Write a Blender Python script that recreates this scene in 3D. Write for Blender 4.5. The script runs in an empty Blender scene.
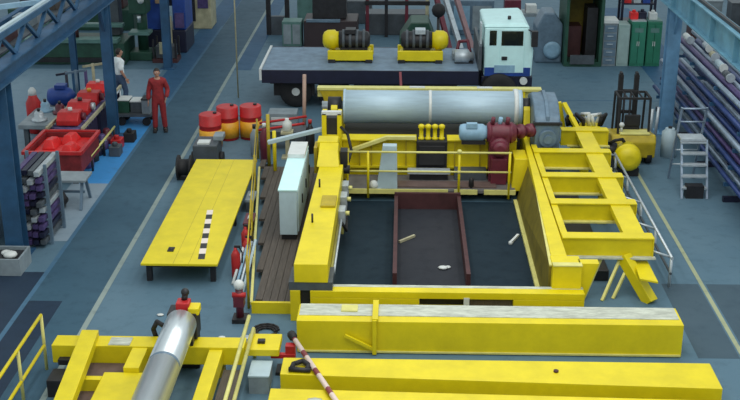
import bpy, bmesh, math, random
from mathutils import Vector, Matrix, Quaternion
random.seed(7)
PI = math.pi
C = bpy.context.scene.collection
SC = bpy.context.scene

# ---------------------------------------------------------------- materials
MATS = {}
def mat(name, col, rough=.5, metal=0., var=.15, scale=3., bump=0., streak=None):
    """painted / metal surface with procedural dirt variation"""
    m = bpy.data.materials.new(name); m.use_nodes = True
    nt = m.node_tree; N = nt.nodes; L = nt.links
    b = N['Principled BSDF']
    tc = N.new('ShaderNodeTexCoord')
    nz = N.new('ShaderNodeTexNoise'); nz.inputs['Scale'].default_value = scale
    nz.inputs['Detail'].default_value = 6; nz.inputs['Roughness'].default_value = .65
    src = tc.outputs['Object']
    if streak:
        mp = N.new('ShaderNodeMapping'); mp.inputs['Scale'].default_value = streak
        L.new(src, mp.inputs['Vector']); src = mp.outputs['Vector']
    L.new(src, nz.inputs['Vector'])
    cr = N.new('ShaderNodeValToRGB')
    cr.color_ramp.elements[0].position = .32; cr.color_ramp.elements[1].position = .68
    cr.color_ramp.elements[0].color = (*[max(0, c*(1-var)) for c in col], 1)
    cr.color_ramp.elements[1].color = (*[min(1, c*(1+var*.6)) for c in col], 1)
    L.new(nz.outputs['Fac'], cr.inputs['Fac'])
    L.new(cr.outputs['Color'], b.inputs['Base Color'])
    b.inputs['Roughness'].default_value = rough; b.inputs['Metallic'].default_value = metal
    if bump:
        bp = N.new('ShaderNodeBump'); bp.inputs['Strength'].default_value = bump; bp.inputs['Distance'].default_value = .02
        L.new(nz.outputs['Fac'], bp.inputs['Height']); L.new(bp.outputs['Normal'], b.inputs['Normal'])
    MATS[name] = m
    return m
YEL = mat('yellow_paint', (.72, .585, .004), .45, 0, .12, 2.0)
YDK = mat('yellow_paint_worn', (.44, .33, .010), .5, 0, .25, 3.0)
PALE = mat('pale_yellow_rail', (.66, .62, .20), .45, 0, .15, 4)
DUST = mat('dusty_grey_top', (.50, .53, .45), .6, 0, .35, 4, streak=(1, 4, 1))
STEEL = mat('turned_steel', (.66, .72, .75), .33, .85, .12, 2, streak=(1, .3, 6))
DSTEEL = mat('drum_steel', (.40, .53, .62), .5, .15, .14, 2.5, streak=(.5, 5, 5))
GALV = mat('galvanised_steel', (.52, .58, .62), .45, .5, .2, 6)
DARK = mat('dark_iron', (.022, .022, .026), .5, .2, .4, 6)
BLACK = mat('black_rubber', (.012, .012, .014), .7, 0, .4, 6)
NAVY = mat('navy_paint', (.010, .012, .035), .45, 0, .25, 4)
BLUE = mat('crane_blue_paint', (.022, .085, .18), .5, 0, .30, 2)
SKYB = mat('column_blue_paint', (.12, .27, .44), .5, 0, .25, 2)
TEAL = mat('girder_teal_paint', (.12, .29, .40), .5, 0, .25, 2)
BBLUE = mat('bright_blue_paint', (.016, .06, .30), .45, 0, .3, 3)
LBLUE = mat('light_blue_paint', (.25, .42, .56), .45, 0, .2, 4)
GBLUE = mat('gearbox_blue_grey_paint', (.13, .20, .27), .45, .1, .25, 4)
MAROON = mat('maroon_paint', (.14, .018, .035), .45, 0, .3, 4)
RED = mat('red_paint', (.50, .018, .02), .45, 0, .3, 3)
REDB = mat('bright_red_paint', (.72, .02, .02), .45, 0, .25, 3)
GREEN = mat('machine_green_paint', (.016, .07, .045), .5, 0, .35, 3)
LGREEN = mat('pale_green_paint', (.10, .21, .19), .5, 0, .25, 3)
CREAM = mat('cream_paint', (.45, .42, .27), .5, 0, .3, 3)
WHITE = mat('white_paint', (.60, .88, .88), .4, 0, .08, 3)
OFFW = mat('off_white', (.62, .65, .64), .5, 0, .12, 5)
CABG = mat('cabinet_grey_paint', (.42, .54, .60), .45, 0, .1, 3)
BROWN = mat('rusty_brown_plate', (.075, .026, .028), .55, .2, .3, 3)
WOOD = mat('brown_boards', (.085, .070, .058), .7, 0, .35, 3, .3, streak=(14, 1, 1))
WALK = mat('walkway_grey_paint', (.13, .125, .125), .6, 0, .3, 3)
RUSTW = mat('worn_brown_grating', (.13, .085, .075), .6, .1, .3, 4)
PANEL = mat('violet_black_panel', (.03,.022,.06), .5, 0, .3, 4)
BKBRN = mat('black_brown', (.018, .016, .012), .6, 0, .4, 3)
OLIVE = mat('olive_shaded_yellow', (.19, .15, .010), .6, 0, .35, 2.5)  # shade on the yellow inner plate put into the colour; also plain container lining
GREY = mat('grey_paint', (.24, .29, .32), .5, 0, .25, 3)
DGREY = mat('dark_grey_paint', (.07, .085, .10), .5, 0, .3, 3)
BED = mat('flatbed_deck', (.17, .25, .34), .6, .1, .3, 2.5)
GLASS = mat('dark_window_glass', (.01, .014, .016), .08, 0, .2, 2)
PURP = mat('violet_steel_tube', (.10, .07, .20), .45, .3, .35, 6)
TUBEB = mat('blue_steel_tube', (.03, .06, .20), .4, .3, .35, 5)
TUBEW = mat('bright_steel_tube', (.30, .38, .48), .4, .5, .25, 5)
SKIN = mat('skin', (.42, .22, .15), .55, 0, .1, 8)
HAIR = mat('dark_hair', (.02, .014, .012), .6, 0, .3, 30)
OVER = mat('red_overalls_cloth', (.26, .018, .022), .8, 0, .25, 12)
SHIRT = mat('white_shirt_cloth', (.80, .88, .90), .8, 0, .1, 10)
JEANS = mat('blue_jeans_cloth', (.05, .09, .17), .85, 0, .25, 12)
ORANGE = mat('orange_yellow_band', (.75, .36, .02), .45, 0, .2, 4)

def stripes(name, c1, c2, period, axis, duty=.5):
    m = bpy.data.materials.new(name); m.use_nodes = True
    nt = m.node_tree; N = nt.nodes; L = nt.links; b = N['Principled BSDF']
    tc = N.new('ShaderNodeTexCoord'); sp = N.new('ShaderNodeSeparateXYZ'); L.new(tc.outputs['Object'], sp.inputs[0])
    a = N.new('ShaderNodeMath'); a.operation = 'DIVIDE'; a.inputs[1].default_value = period; L.new(sp.outputs[axis], a.inputs[0])
    fr = N.new('ShaderNodeMath'); fr.operation = 'FRACT'; L.new(a.outputs[0], fr.inputs[0])
    gt = N.new('ShaderNodeMath'); gt.operation = 'GREATER_THAN'; gt.inputs[1].default_value = duty; L.new(fr.outputs[0], gt.inputs[0])
    mx = N.new('ShaderNodeMix'); mx.data_type = 'RGBA'
    mx.inputs[6].default_value = (*c1, 1); mx.inputs[7].default_value = (*c2, 1)
    L.new(gt.outputs[0], mx.inputs[0]); L.new(mx.outputs[2], b.inputs['Base Color']); b.inputs['Roughness'].default_value = .5
    return m
HAZ = stripes('black_white_stripes', (.02, .02, .02), (.8, .70, .62), .53, 'Y')
POLE = stripes('red_white_stripes', (.22, .04, .05), (.70, .56, .50), .62, 'Z', .3)

def concrete(name, c1, c2, c3, rough=.5, spec=.15):
    m = bpy.data.materials.new(name); m.use_nodes = True
    nt = m.node_tree; N = nt.nodes; L = nt.links; b = N['Principled BSDF']
    g = N.new('ShaderNodeNewGeometry')
    n1 = N.new('ShaderNodeTexNoise'); n1.inputs['Scale'].default_value = .35; n1.inputs['Detail'].default_value = 8; n1.inputs['Roughness'].default_value = .6
    n2 = N.new('ShaderNodeTexNoise'); n2.inputs['Scale'].default_value = 3.; n2.inputs['Detail'].default_value = 8; n2.inputs['Roughness'].default_value = .7
    L.new(g.outputs['Position'], n1.inputs['Vector']); L.new(g.outputs['Position'], n2.inputs['Vector'])
    r1 = N.new('ShaderNodeValToRGB'); r1.color_ramp.elements[0].position = .3; r1.color_ramp.elements[1].position = .7
    r1.color_ramp.elements[0].color = (*c1, 1); r1.color_ramp.elements[1].color = (*c2, 1)
    L.new(n1.outputs['Fac'], r1.inputs['Fac'])
    r2 = N.new('ShaderNodeValToRGB'); r2.color_ramp.elements[0].position = .52; r2.color_ramp.elements[1].position = .72
    r2.color_ramp.elements[0].color = (0, 0, 0, 1); r2.color_ramp.elements[1].color = (.55, .55, .55, 1)
    L.new(n2.outputs['Fac'], r2.inputs['Fac'])
    mx = N.new('ShaderNodeMix'); mx.data_type = 'RGBA'
    L.new(r2.outputs['Color'], mx.inputs[0]); L.new(r1.outputs['Color'], mx.inputs[6]); mx.inputs[7].default_value = (*c3, 1)
    L.new(mx.outputs[2], b.inputs['Base Color'])
    b.inputs['Specular IOR Level'].default_value = spec
    mr = N.new('ShaderNodeMapRange'); mr.inputs[3].default_value = rough-.1; mr.inputs[4].default_value = rough+.15
    L.new(n2.outputs['Fac'], mr.inputs[0]); L.new(mr.outputs[0], b.inputs['Roughness'])
    return m
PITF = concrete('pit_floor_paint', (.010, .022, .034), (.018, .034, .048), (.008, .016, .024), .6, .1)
FLOOR = concrete('hall_floor_concrete', (.078, .148, .205), (.116, .195, .252), (.06, .108, .148))
BAYF = concrete('left_bay_concrete', (.15, .235, .31), (.20, .29, .36), (.11, .18, .24))
LANE = concrete('lane_concrete', (.034, .080, .122), (.056, .118, .168), (.027, .052, .078))
PATCH = concrete('light_floor_patch', (.20, .27, .33), (.26, .33, .39), (.14, .20, .26))
PBLUE = concrete('blue_floor_patch', (.045, .24, .56), (.06, .28, .62), (.05, .17, .34))  # mottled bright blue tone for a floor patch
DKBLUE = concrete('worn_dark_blue_paint', (.016, .028, .055), (.024, .045, .075), (.018, .028, .04))
PBLUE2 = concrete('dull_blue_floor', (.028, .085, .165), (.04, .11, .20), (.03, .07, .12))  # mottled duller blue tone for floor strips
LINEW = concrete('pale_floor_line', (.20, .26, .26), (.30, .36, .33), (.10, .135, .145))
LINEY = concrete('yellow_floor_line', (.30, .34, .22), (.40, .42, .26), (.15, .18, .15))
LINEB = concrete('blue_floor_line', (.05, .12, .20), (.08, .17, .26), (.05, .09, .13))
DFLOOR = concrete('dark_worn_floor', (.05, .085, .115), (.07, .11, .14), (.04, .065, .09))

# ---------------------------------------------------------------- mesh builder
class MB:
    def __init__(s): s.bm = bmesh.new()
    def hexa(s, b, t):
        vb = [s.bm.verts.new(p) for p in b]; vt = [s.bm.verts.new(p) for p in t]
        n = len(b)
        s.bm.faces.new(vb[::-1]); s.bm.faces.new(vt)
        for i in range(n): s.bm.faces.new((vb[i], vb[(i+1) % n], vt[(i+1) % n], vt[i]))
        return s
    def box(s, x0, x1, y0, y1, z0, z1):
        return s.hexa([(x0,y0,z0),(x1,y0,z0),(x1,y1,z0),(x0,y1,z0)], [(x0,y0,z1),(x1,y0,z1),(x1,y1,z1),(x0,y1,z1)])
    def prism(s, poly, axis, a, b):
        def P(p, t):
            u, v = p
            return {'x': (t,u,v), 'y': (u,t,v), 'z': (u,v,t)}[axis]
        return s.hexa([P(p, a) for p in poly], [P(p, b) for p in poly])
    def frame(s, p, q):
        p = Vector(p); q = Vector(q); d = (q-p)
        z = d.normalized(); up = Vector((0,0,1)) if abs(z.z) < .95 else Vector((0,1,0))
        x = z.cross(up).normalized(); y = x.cross(z).normalized()
        return p, q, x, y
    def bar(s, p, q, w, h):
        p, q, x, y = s.frame(p, q)
        c = [x*(-w/2)+y*(-h/2), x*(w/2)+y*(-h/2), x*(w/2)+y*(h/2), x*(-w/2)+y*(h/2)]
        return s.hexa([p+k for k in c], [q+k for k in c])
    def tube(s, p, q, r, n=12, r2=None):
        p, q, x, y = s.frame(p, q); r2 = r if r2 is None else r2
        A = [s.bm.verts.new(p+(x*math.cos(2*PI*i/n)+y*math.sin(2*PI*i/n))*r) for i in range(n)]
        B = [s.bm.verts.new(q+(x*math.cos(2*PI*i/n)+y*math.sin(2*PI*i/n))*r2) for i in range(n)]
        s.bm.faces.new(A[::-1]); s.bm.faces.new(B)
        for i in range(n):
            f = s.bm.faces.new((A[i], A[(i+1)%n], B[(i+1)%n], B[i])); f.smooth = True
        return s
    def path(s, pts, r, n=8):
        for a, b in zip(pts, pts[1:]): s.tube(a, b, r, n)
        for a in pts[1:-1]: s.ball(a, r, 6)
        return s
    def lathe(s, p, q, prof, n=20):
        """prof: list of (t along p-q in metres, radius)"""
        p, q, x, y = s.frame(p, q); z = (q-p).normalized()
        rings = [[s.bm.verts.new(p+z*t+(x*math.cos(2*PI*i/n)+y*math.sin(2*PI*i/n))*max(r, 1e-3)) for i in range(n)] for t, r in prof]
        s.bm.faces.new(rings[0][::-1]); s.bm.faces.new(rings[-1])
        for A, B in zip(rings, rings[1:]):
            for i in range(n):
                f = s.bm.faces.new((A[i], A[(i+1)%n], B[(i+1)%n], B[i])); f.smooth = True
        return s
    def ball(s, c, r, n=10, sc=(1,1,1)):
        M = Matrix.Translation(c) @ Matrix.Diagonal((r*sc[0], r*sc[1], r*sc[2], 1))
        g = bmesh.ops.create_uvsphere(s.bm, u_segments=n, v_segments=max(5, n*2//3), radius=1, matrix=M)
        for v in g['verts']:
            for f in v.link_faces: f.smooth = True
        return s
    def ibeam(s, p, q, w, h, t=.03):
        p, q, x, y = s.frame(p, q)
        for u0, u1, v0, v1 in ((-w/2,w/2,-h/2,-h/2+t), (-w/2,w/2,h/2-t,h/2), (-t/2,t/2,-h/2+t,h/2-t)):
            c = [x*u0+y*v0, x*u1+y*v0, x*u1+y*v1, x*u0+y*v1]
            s.hexa([p+k for k in c], [q+k for k in c])
        return s
    def build(s, name, m, parent=None, bevel=0., local=False):
        bmesh.ops.recalc_face_normals(s.bm, faces=s.bm.faces)
        me = bpy.data.meshes.new(name); s.bm.to_mesh(me); s.bm.free()
        for k in (m if isinstance(m, (list, tuple)) else [m]): me.materials.append(k)
        o = bpy.data.objects.new(name, me); C.objects.link(o)
        if parent is not None:
            o.parent = parent
            if not local:
                r = parent
                while r.parent: r = r.parent
                me.transform(Matrix.Translation(-Vector(r.location)))
        if bevel:
            bv = o.modifiers.new('bevel', 'BEVEL'); bv.width = bevel; bv.segments = 2; bv.limit_method = 'ANGLE'
        return o
def tag(o, label, cat, group=None, kind=None):
    o['label'] = label; o['category'] = cat
    if group: o['group'] = group
    if kind: o['kind'] = kind
    return o
def thing(name, label, cat, loc=(0,0,0), rz=0, group=None):
    o = bpy.data.objects.new(name, None); C.objects.link(o); o.empty_display_size = .1
    o.location = loc; o.rotation_euler = (0,0,rz)
    return tag(o, label, cat, group)
def struct(o): o['kind'] = 'structure'; return o
def single(mb, name, m, label, cat, loc, group=None, bevel=0.):
    """one-mesh thing, geometry in world coordinates, origin moved to loc"""
    o = mb.build(name, m, None, bevel); o.data.transform(Matrix.Translation(-Vector(loc))); o.location = loc
    return tag(o, label, cat, group)
def dup(root, loc, label, rz=None, mats=None):
    r = root.copy(); C.objects.link(r); r.location = loc; r['label'] = label
    if rz is not None: r.rotation_euler = (0,0,rz)
    for ch in list(root.children):
        c = ch.copy(); C.objects.link(c); c.parent = r
        for g in list(ch.children):
            d = g.copy(); C.objects.link(d); d.parent = c
    return r

# ---------------------------------------------------------------- setting: floor and markings
struct(MB().box(-30, 32, 6, 72, -.3, 0).build('floor', FLOOR))
def mark(x0, x1, y0, y1, m, h=.004, name='floor_marking'):
    return struct(MB().box(x0, x1, y0, y1, 0, h).build(name, m))
mark(-6.93, -5.66, 8, 60, LANE, .003, 'floor_strip')
mark(-5.66, -5.56, 8, 60, LINEW, .005)
mark(-7.02, -6.93, 8, 44, LINEB, .005)
mark(-7.9, -7.02, 25.8, 31.6, PBLUE, .004)
mark(-7.75, -6.95, 33.5, 55, PBLUE2, .0045)
mark(-5.56, -5.0, 37, 55, PBLUE2, .004)
mark(-8.6, -7.02, 9, 20.6, DKBLUE, .0042)
mark(-6.93, -6.3, 10, 19.3, DKBLUE, .0043)
mark(-7.9, -7.02, 22.2, 25.8, PATCH, .004, 'floor_strip')
mark(-13.5, -7.9, 26.5, 37, BAYF, .002, 'floor_strip')
mark(5.78, 5.86, 8, 27.2, LINEY, .005)
mark(5.05, 5.75, 17.4, 20.4, DFLOOR, .003, 'floor_strip')
mark(5.9, 6.9, 17.4, 20.4, DFLOOR, .003, 'floor_strip')
mark(8.0, 9.4, 33, 48, PBLUE2, .004)
mark(2.5, 8.0, 33.55, 33.6, LINEB, .004)
# ---------------------------------------------------------------- setting: crane runways and columns
def column(x, y, h, w, m, brace=True):
    b = MB()
    b.box(x-w/2, x+w/2, y-w/2, y-w/2+.03, .03, h).box(x-w/2, x+w/2, y+w/2-.03, y+w/2, .03, h).box(x-.02, x+.02, y-w/2+.03, y+w/2-.03, .03, h)
    b.box(x-w/2-.1, x+w/2+.1, y-w/2-.1, y+w/2+.1, 0, .03)
    b.prism([(y-w/2, h-.7), (y-w/2-.35, h), (y-w/2, h)], 'x', x-.03, x+.03)
    b.prism([(y+w/2, h-.7), (y+w/2, h), (y+w/2+.35, h)], 'x', x-.03, x+.03)
    return struct(b.build('column', m))
LX = -7.78
column(LX-.05, 21.5, 3.6, .36, BLUE); column(LX, 29.6, 3.6, .26, BLUE); column(LX, 37.2, 3.6, .26, BLUE); column(LX, 45.6, 3.6, .3, BLUE)
column(LX-2.2, 34, 5, .18, BLUE)
g = MB(); g.ibeam((LX, 12, 3.78), (LX, 60, 3.78), .34, .36, .035); g.bar((LX, 12, 4.5), (LX, 60, 4.5), .16, .12)
for k in range(32):
    y = 12+1.5*k
    g.bar((LX, y, 3.96), (LX, y+.75, 4.44), .07, .07); g.bar((LX, y+.75, 4.44), (LX, y+1.5, 3.96), .07, .07)
rb = struct(g.build('runway_beam', BLUE))
MB().box(LX-.04, LX+.04, 12, 60, 4.56, 4.62).build('crane_rail', CABG, rb)
MB().box(LX-.9, LX-.2, 12, 60, 3.98, 4.02).build('walkway_plate', DGREY, rb)
g = MB().bar((LX-1.9, 12, 4.6), (LX-1.9, 60, 4.6), .3, .3).bar((LX-.95, 12, 4.1), (LX-.95, 60, 4.1), .12, .2)
g.build('side_girder', BLUE, rb)
g = MB()
for k in range(12):
    y = 13+4*k
    g.bar((LX, y, 4.55), (LX-1.9, y+2, 4.6), .1, .1); g.bar((LX-1.9, y+2, 4.6), (LX, y+4, 4.55), .1, .1)
g.build('bracing', LBLUE, rb)
for k in range(10):
    y = 19+1.9*k
    MB().box(LX-.75, LX-.35, y, y+.5+.25*(k%3), 4.02, 4.2+.05*(k%2)).build('cable_tray_box', (WOOD, DGREY, BROWN, GREY)[k%4], rb)
RX = 7.1
column(RX+.1, 30.4, 3.45, .34, SKYB); column(RX+.1, 21.0, 3.45, .34, SKYB)
g = MB(); g.ibeam((RX, 12, 3.8), (RX, 36.5, 3.8), .3, .66, .035)
for k in range(13): g.box(RX-.13, RX+.13, 12+2*k, 12.02+2*k, 3.5, 4.1)
rb = struct(g.build('runway_beam', TEAL))
MB().box(RX-.04, RX+.04, 12, 36.5, 4.13, 4.2).build('crane_rail', DARK, rb)

# ================================================================ main winch machine
W = thing('winch_machine', 'big yellow rope winch machine on a rectangular floor frame with a wide grey steel drum', 'machine', (.7, 23, 0))
# front beam with a slot
g = MB()
g.box(-1.6, 3.28, 18.6, 18.8, 0, .3).box(-1.6, .35, 18.6, 18.8, .3, .47).box(2.02, 3.28, 18.6, 18.8, .3, .47).box(-1.6, 3.28, 18.6, 18.8, .47, .6)
fb = g.build('front_beam', YEL, W, .008)
MB().box(-1.6, 3.28, 18.8, 18.9, .54, .6).build('inner_flange', DUST, fb)
MB().box(.36, 1.2, 18.74, 18.78, .3, .47).build('slot_shade_plate', BLACK, fb)  # black plate painting in the shade of the slot recess
MB().box(1.22, 2.01, 18.68, 18.78, .3, .46).build('slot_packer', WOOD, fb)
MB().box(1.14, 1.24, 18.585, 18.66, .3, .5).build('slot_stop', OFFW, fb)
MB().box(-1.96, -1.78, 18.6, 18.95, 0, .6).build('corner_post', YEL, W, .008)
MB().box(-1.78, -1.6, 18.68, 18.8, 0, .6).build('gap_shade_plate', BLACK, W)  # black sheet standing in for the shade of the corner gap
MB().box(-1.98, -1.2, 18.62, 19.3, .6, .76).build('bearing_pad', DGREY, W)
# raised left beam (box), sloping up into the rear tower
g = MB()
g.hexa([(-1.88,18.6,.76),(-1.28,18.6,.76),(-1.28,24.1,.76),(-1.8,24.1,.76)], [(-1.88,18.6,1.12),(-1.28,18.6,1.12),(-1.28,24.1,1.12),(-1.8,24.1,1.12)])
lb = g.build('left_beam', YEL, W, .012)
MB().box(-1.6, -1.3, 21.4, 22.0, 1.12, 1.17).build('cover_plate', YDK, lb, .01)
for y in (20.6, 22.6): MB().tube((-1.7, y, 1.1), (-1.7, y, 1.3), .02, 8).build('lifting_pin', DARK, lb)
g = MB().box(-1.88, -1.36, 18.95, 28.6, 0, .42)
for y in (20.6, 22.4, 24.0): g.box(-1.75, -1.45, y, y+.25, .42, .76)
g.build('left_sill', YDK, W, .01)
MB().box(-1.36, -1.3, 18.9, 24.75, 0, .1).build('sill_edge', PALE, W)
# right beam
g = MB().hexa([(2.74,19.3,.3),(3.03,19.3,.3),(3.03,28.3,.3),(2.98,28.3,.3)], [(2.74,19.3,1.04),(3.03,19.3,1.04),(3.03,28.3,1.04),(2.98,28.3,1.04)]).box(2.72, 3.24, 18.82, 19.3, .02, 1.04).box(2.8, 3.0, 19.3, 28.3, 0, .3)
rbm = g.build('right_beam', YEL, W, .012)
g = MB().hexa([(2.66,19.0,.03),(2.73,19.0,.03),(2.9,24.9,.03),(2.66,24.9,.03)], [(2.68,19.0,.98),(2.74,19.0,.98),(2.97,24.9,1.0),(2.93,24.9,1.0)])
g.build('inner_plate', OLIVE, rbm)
MB().box(2.58, 2.66, 18.9, 24.75, .03, .09).build('sill_edge', PALE, W)
MB().hexa([(2.67,18.95,.98),(2.75,18.95,.98),(2.98,24.9,1.0),(2.92,24.9,1.0)], [(2.67,18.95,1.01),(2.75,18.95,1.01),(2.98,24.9,1.03),(2.92,24.9,1.03)]).build('plate_edge', PALE, rbm)
MB().prism([(3.2, .02), (3.24, .02), (3.56, 1.04), (3.2, 1.04)], 'y', 18.95, 19.15).build('gusset', YEL, rbm, .006)
MB().box(2.72, 3.24, 18.8, 18.95, 1.04, 1.06).build('end_cap', PALE, rbm)
# pit floor
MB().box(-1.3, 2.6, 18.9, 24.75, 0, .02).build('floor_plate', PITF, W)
# rear cross beam, behind the walkway
g = MB()
for a, b in ((-1.4, .36), (1.08, 2.72)):
    g.box(a, b, 25.95, 26.2, .48, 1.12).box(a, b, 25.84, 26.26, 1.12, 1.16).box(a, b, 25.86, 25.95, .44, .5)
g.box(-1.4, 2.72, 26.0, 26.2, .1, .48)
cb = g.build('cross_beam', YEL, W, .008)
for x in (-1.0, -.72, 0.1, 1.25, 1.85): MB().box(x, x+.03, 25.86, 25.95, .5, 1.12).build('stiffener', YDK, cb)
MB().prism([(-1.42, .78), (-1.42, .86), (-.35, 1.26), (.34, 1.26), (.34, 1.19), (-.32, 1.19)], 'y', 25.72, 25.84).build('sloped_plate', PALE, cb)
# rope guide : black box with four yellow rollers
rg = MB().box(.36, 1.08, 25.74, 26.2, .5, 1.14).box(.42, 1.02, 25.68, 25.74, .58, 1.05).build('rope_guide', BLACK, W, .01)
for k in range(4):
    x = .47+.16*k
    MB().lathe((x, 25.95, 1.14), (x, 25.95, 1.54), [(0,.075),(.04,.075),(.06,.05),(.26,.05),(.28,.075),(.34,.075),(.37,.03)], 12).build('guide_roller', YEL, rg)
# walkway in front of the cross beam, with toe board and handrail
wk = MB().box(-1.3, 2.62, 24.78, 25.84, .22, .28).build('walkway', WALK, W)
for a, b in ((-1.3, 1.08), (1.22, 1.75), (1.9, 2.62)): MB().box(a, b, 24.74, 24.78, .2, .31).build('toe_board', PALE, wk)
g = MB().box(-.1, 2.2, 24.95, 25.35, .28, .31).build('grating', RUSTW, wk)
g = MB().box(.15, 1.15, 25.42, 25.62, .44, .54).build('cable_tray', GALV, wk, .01)
MB().box(.2, 1.1, 25.5, 25.6, .28, .44).build('tray_support', DARK, wk)
MB().box(1.25, 2.0, 25.5, 25.8, .28, .52).build('cable_box', DGREY, wk, .01)
hr = MB().tube((-1.25, 24.76, 1.2), (2.5, 24.76, 1.2), .026, 8).tube((-1.25, 24.76, .74), (2.5, 24.76, .74), .024, 8).build('handrail', PALE, W)
for x in (-1.22, -.75, 1.32, 2.46): MB().tube((x, 24.76, .1), (x, 24.76, 1.22), .03, 8).build('handrail_post', YEL, hr)
MB().ball((1.32, 24.76, 1.22), .06, 8).ball((1.32, 24.76, .74), .05, 8).build('clamp', PALE, hr)
MB().hexa([(-.56,24.86,.28),(-.08,24.86,.28),(-.08,24.98,.28),(-.56,24.98,.28)], [(-.42,24.9,1.3),(-.1,24.9,1.3),(-.1,25.1,1.3),(-.42,25.1,1.3)]).build('control_panel', CABG, W, .01)
MB().ball((-.62, 24.9, .36), .11, 10).box(-.7, -.45, 24.85, 25.0, .26, .3).build('valve', OFFW, W)
MB().lathe((1.62, 25.0, .27), (1.62, 25.0, .6), [(0,.06),(.2,.06),(.25,.03)], 10).build('valve', DARK, W)
# drum
AX = (27.2, 1.57)
g = MB().lathe((-1.42, *AX), (2.92, *AX), [(0,.3),(.0,.43),(.06,.43),(.06,.405),(2.08,.405),(2.08,.412),(2.15,.412),(2.15,.405),(4.20,.405),(4.20,.44),(4.34,.44),(4.34,.3)], 48)
dr = g.build('drum', DSTEEL, W)
MB().lathe((2.72, *AX), (2.88, *AX), [(0,.41),(0,.46),(.1,.46),(.1,.41)], 48).build('drum_rim', OFFW, dr)
MB().tube((-1.95, *AX), (3.3, *AX), .13, 16).build('drum_shaft', STEEL, dr)
MB().lathe((.66, *AX), (.73, *AX), [(0,.407),(0,.416),(.07,.416),(.07,.407)], 48).build('weld_seam', OFFW, dr)
MB().box(-1.4, 2.85, 26.4, 27.95, .3, 1.05).build('under_drum_box', BKBRN, W, .02)  # near-black box filling the space beneath the drum
# drum pedestals
for x, nm in ((-1.72, 'bearing_pedestal'), (2.95, 'bearing_pedestal')):
    g = MB().prism([(26.5, .35), (27.9, .35), (27.5, 1.6), (27.35, 1.72), (27.05, 1.72), (26.9, 1.6)], 'x', x, x+.16)
    p = g.build(nm, YEL, W, .01)
    MB().tube((x-.08, *AX), (x+.24, *AX), .24, 18).build('bearing_housing', DARK, p)
# rear beam behind the drum with posts
rbm2 = MB().box(-2.2, 3.62, 28.95, 29.2, 1.50, 1.57).box(-2.2, 3.62, 29.05, 29.1, 1.3, 1.50).build('rear_beam', PALE, W, .008)
MB().prism([(-1.75, 0), (-1.35, 0), (-1.35, 1.5), (-2.15, 1.5), (-2.05, 1.3)], 'y', 28.97, 29.18).build('rear_post', YDK, W, .01)
MB().box(-1.85, -1.55, 28.6, 28.95, .9, 1.25).build('rear_bearing', DARK, W, .02)
MB().box(2.9, 3.2, 28.97, 29.18, 0, 1.5).build('rear_post', YEL, W, .01)
MB().box(-1.36, 2.8, 28.0, 28.35, 0, .45).build('rear_sill', YDK, W, .01)
for x in (.2, 1.95): MB().box(x, x+.4, 28.98, 29.12, 1.57, 1.59).build('label_plate', OFFW, rbm2)
# left tower
g = MB().box(-1.88, -1.42, 24.5, 24.95, .42, 1.52)
g.hexa([(-1.86,23.9,1.12),(-1.36,23.9,1.12),(-1.36,24.5,1.12),(-1.86,24.5,1.12)], [(-1.82,24.2,1.42),(-1.4,24.2,1.42),(-1.4,24.5,1.5),(-1.82,24.5,1.5)])
tw = g.build('tower', YEL, W, .015)
MB().box(-1.36, -1.2, 24.3, 24.6, 1.0, 1.35).tube((-1.4, 24.4, .9), (-1.15, 24.4, .9), .1, 12).build('hydraulic_valve', DARK, tw)
MB().box(-1.95, -1.88, 24.4, 24.9, .8, 1.4).build('side_plate', YDK, tw)
g = MB().box(-1.86, -1.75, 25.7, 26.1, .42, 1.82).box(-1.5, -1.40, 25.7, 26.1, .42, 1.82).box(-1.86, -1.4, 26.0, 26.12, .42, 1.7).box(-1.75, -1.5, 25.72, 25.8, .42, 1.3)
tp = g.build('tower_post', YEL, W, .01)
MB().box(-1.75, -1.5, 25.74, 26.0, 1.3, 1.7).build('pulley_block', DARK, tp)
MB().box(-1.86, -1.4, 25.7, 25.84, 1.78, 1.86).build('top_cap', OFFW, tp)
MB().box(-1.84, -1.44, 24.95, 25.7, .8, 1.25).build('tower_web', YEL, tw, .01)
MB().path([(-1.42, 25.72, 1.5), (-1.25, 25.6, 1.35), (-1.15, 25.2, 1.1), (-1.2, 24.8, .95)], .035).build('hose', BLACK, tw)
# hydraulic bits hung on the inner side of the left beam
for y, z in ((22.0, .7), (22.7, .75), (23.4, .75)):
    v = MB().box(-1.28, -1.14, y, y+.35, z-.18, z+.12).build('valve_block', GALV, lb, .01)
    MB().tube((-1.2, y+.1, z-.18), (-1.2, y+.1, z-.42), .03, 8).tube((-1.14, y+.2, z), (-1.06, y+.2, z), .05, 8).build('coupling', PALE, v)
MB().path([(-1.2, 21.9, .6), (-1.12, 22.1, .35), (-1.15, 22.8, .3), (-1.2, 23.5, .4)], .03).build('hose', BLACK, lb)
MB().tube((-1.22, 19.3, .62), (-1.22, 23.6, .62), .025, 8).build('pipe', GALV, lb)
g = MB().bar((-1.84, 25.85, 1.40), (-3.15, 25.85, 1.06), .14, .09); g.build('outrigger_arm', CABG, W, .01)
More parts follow.
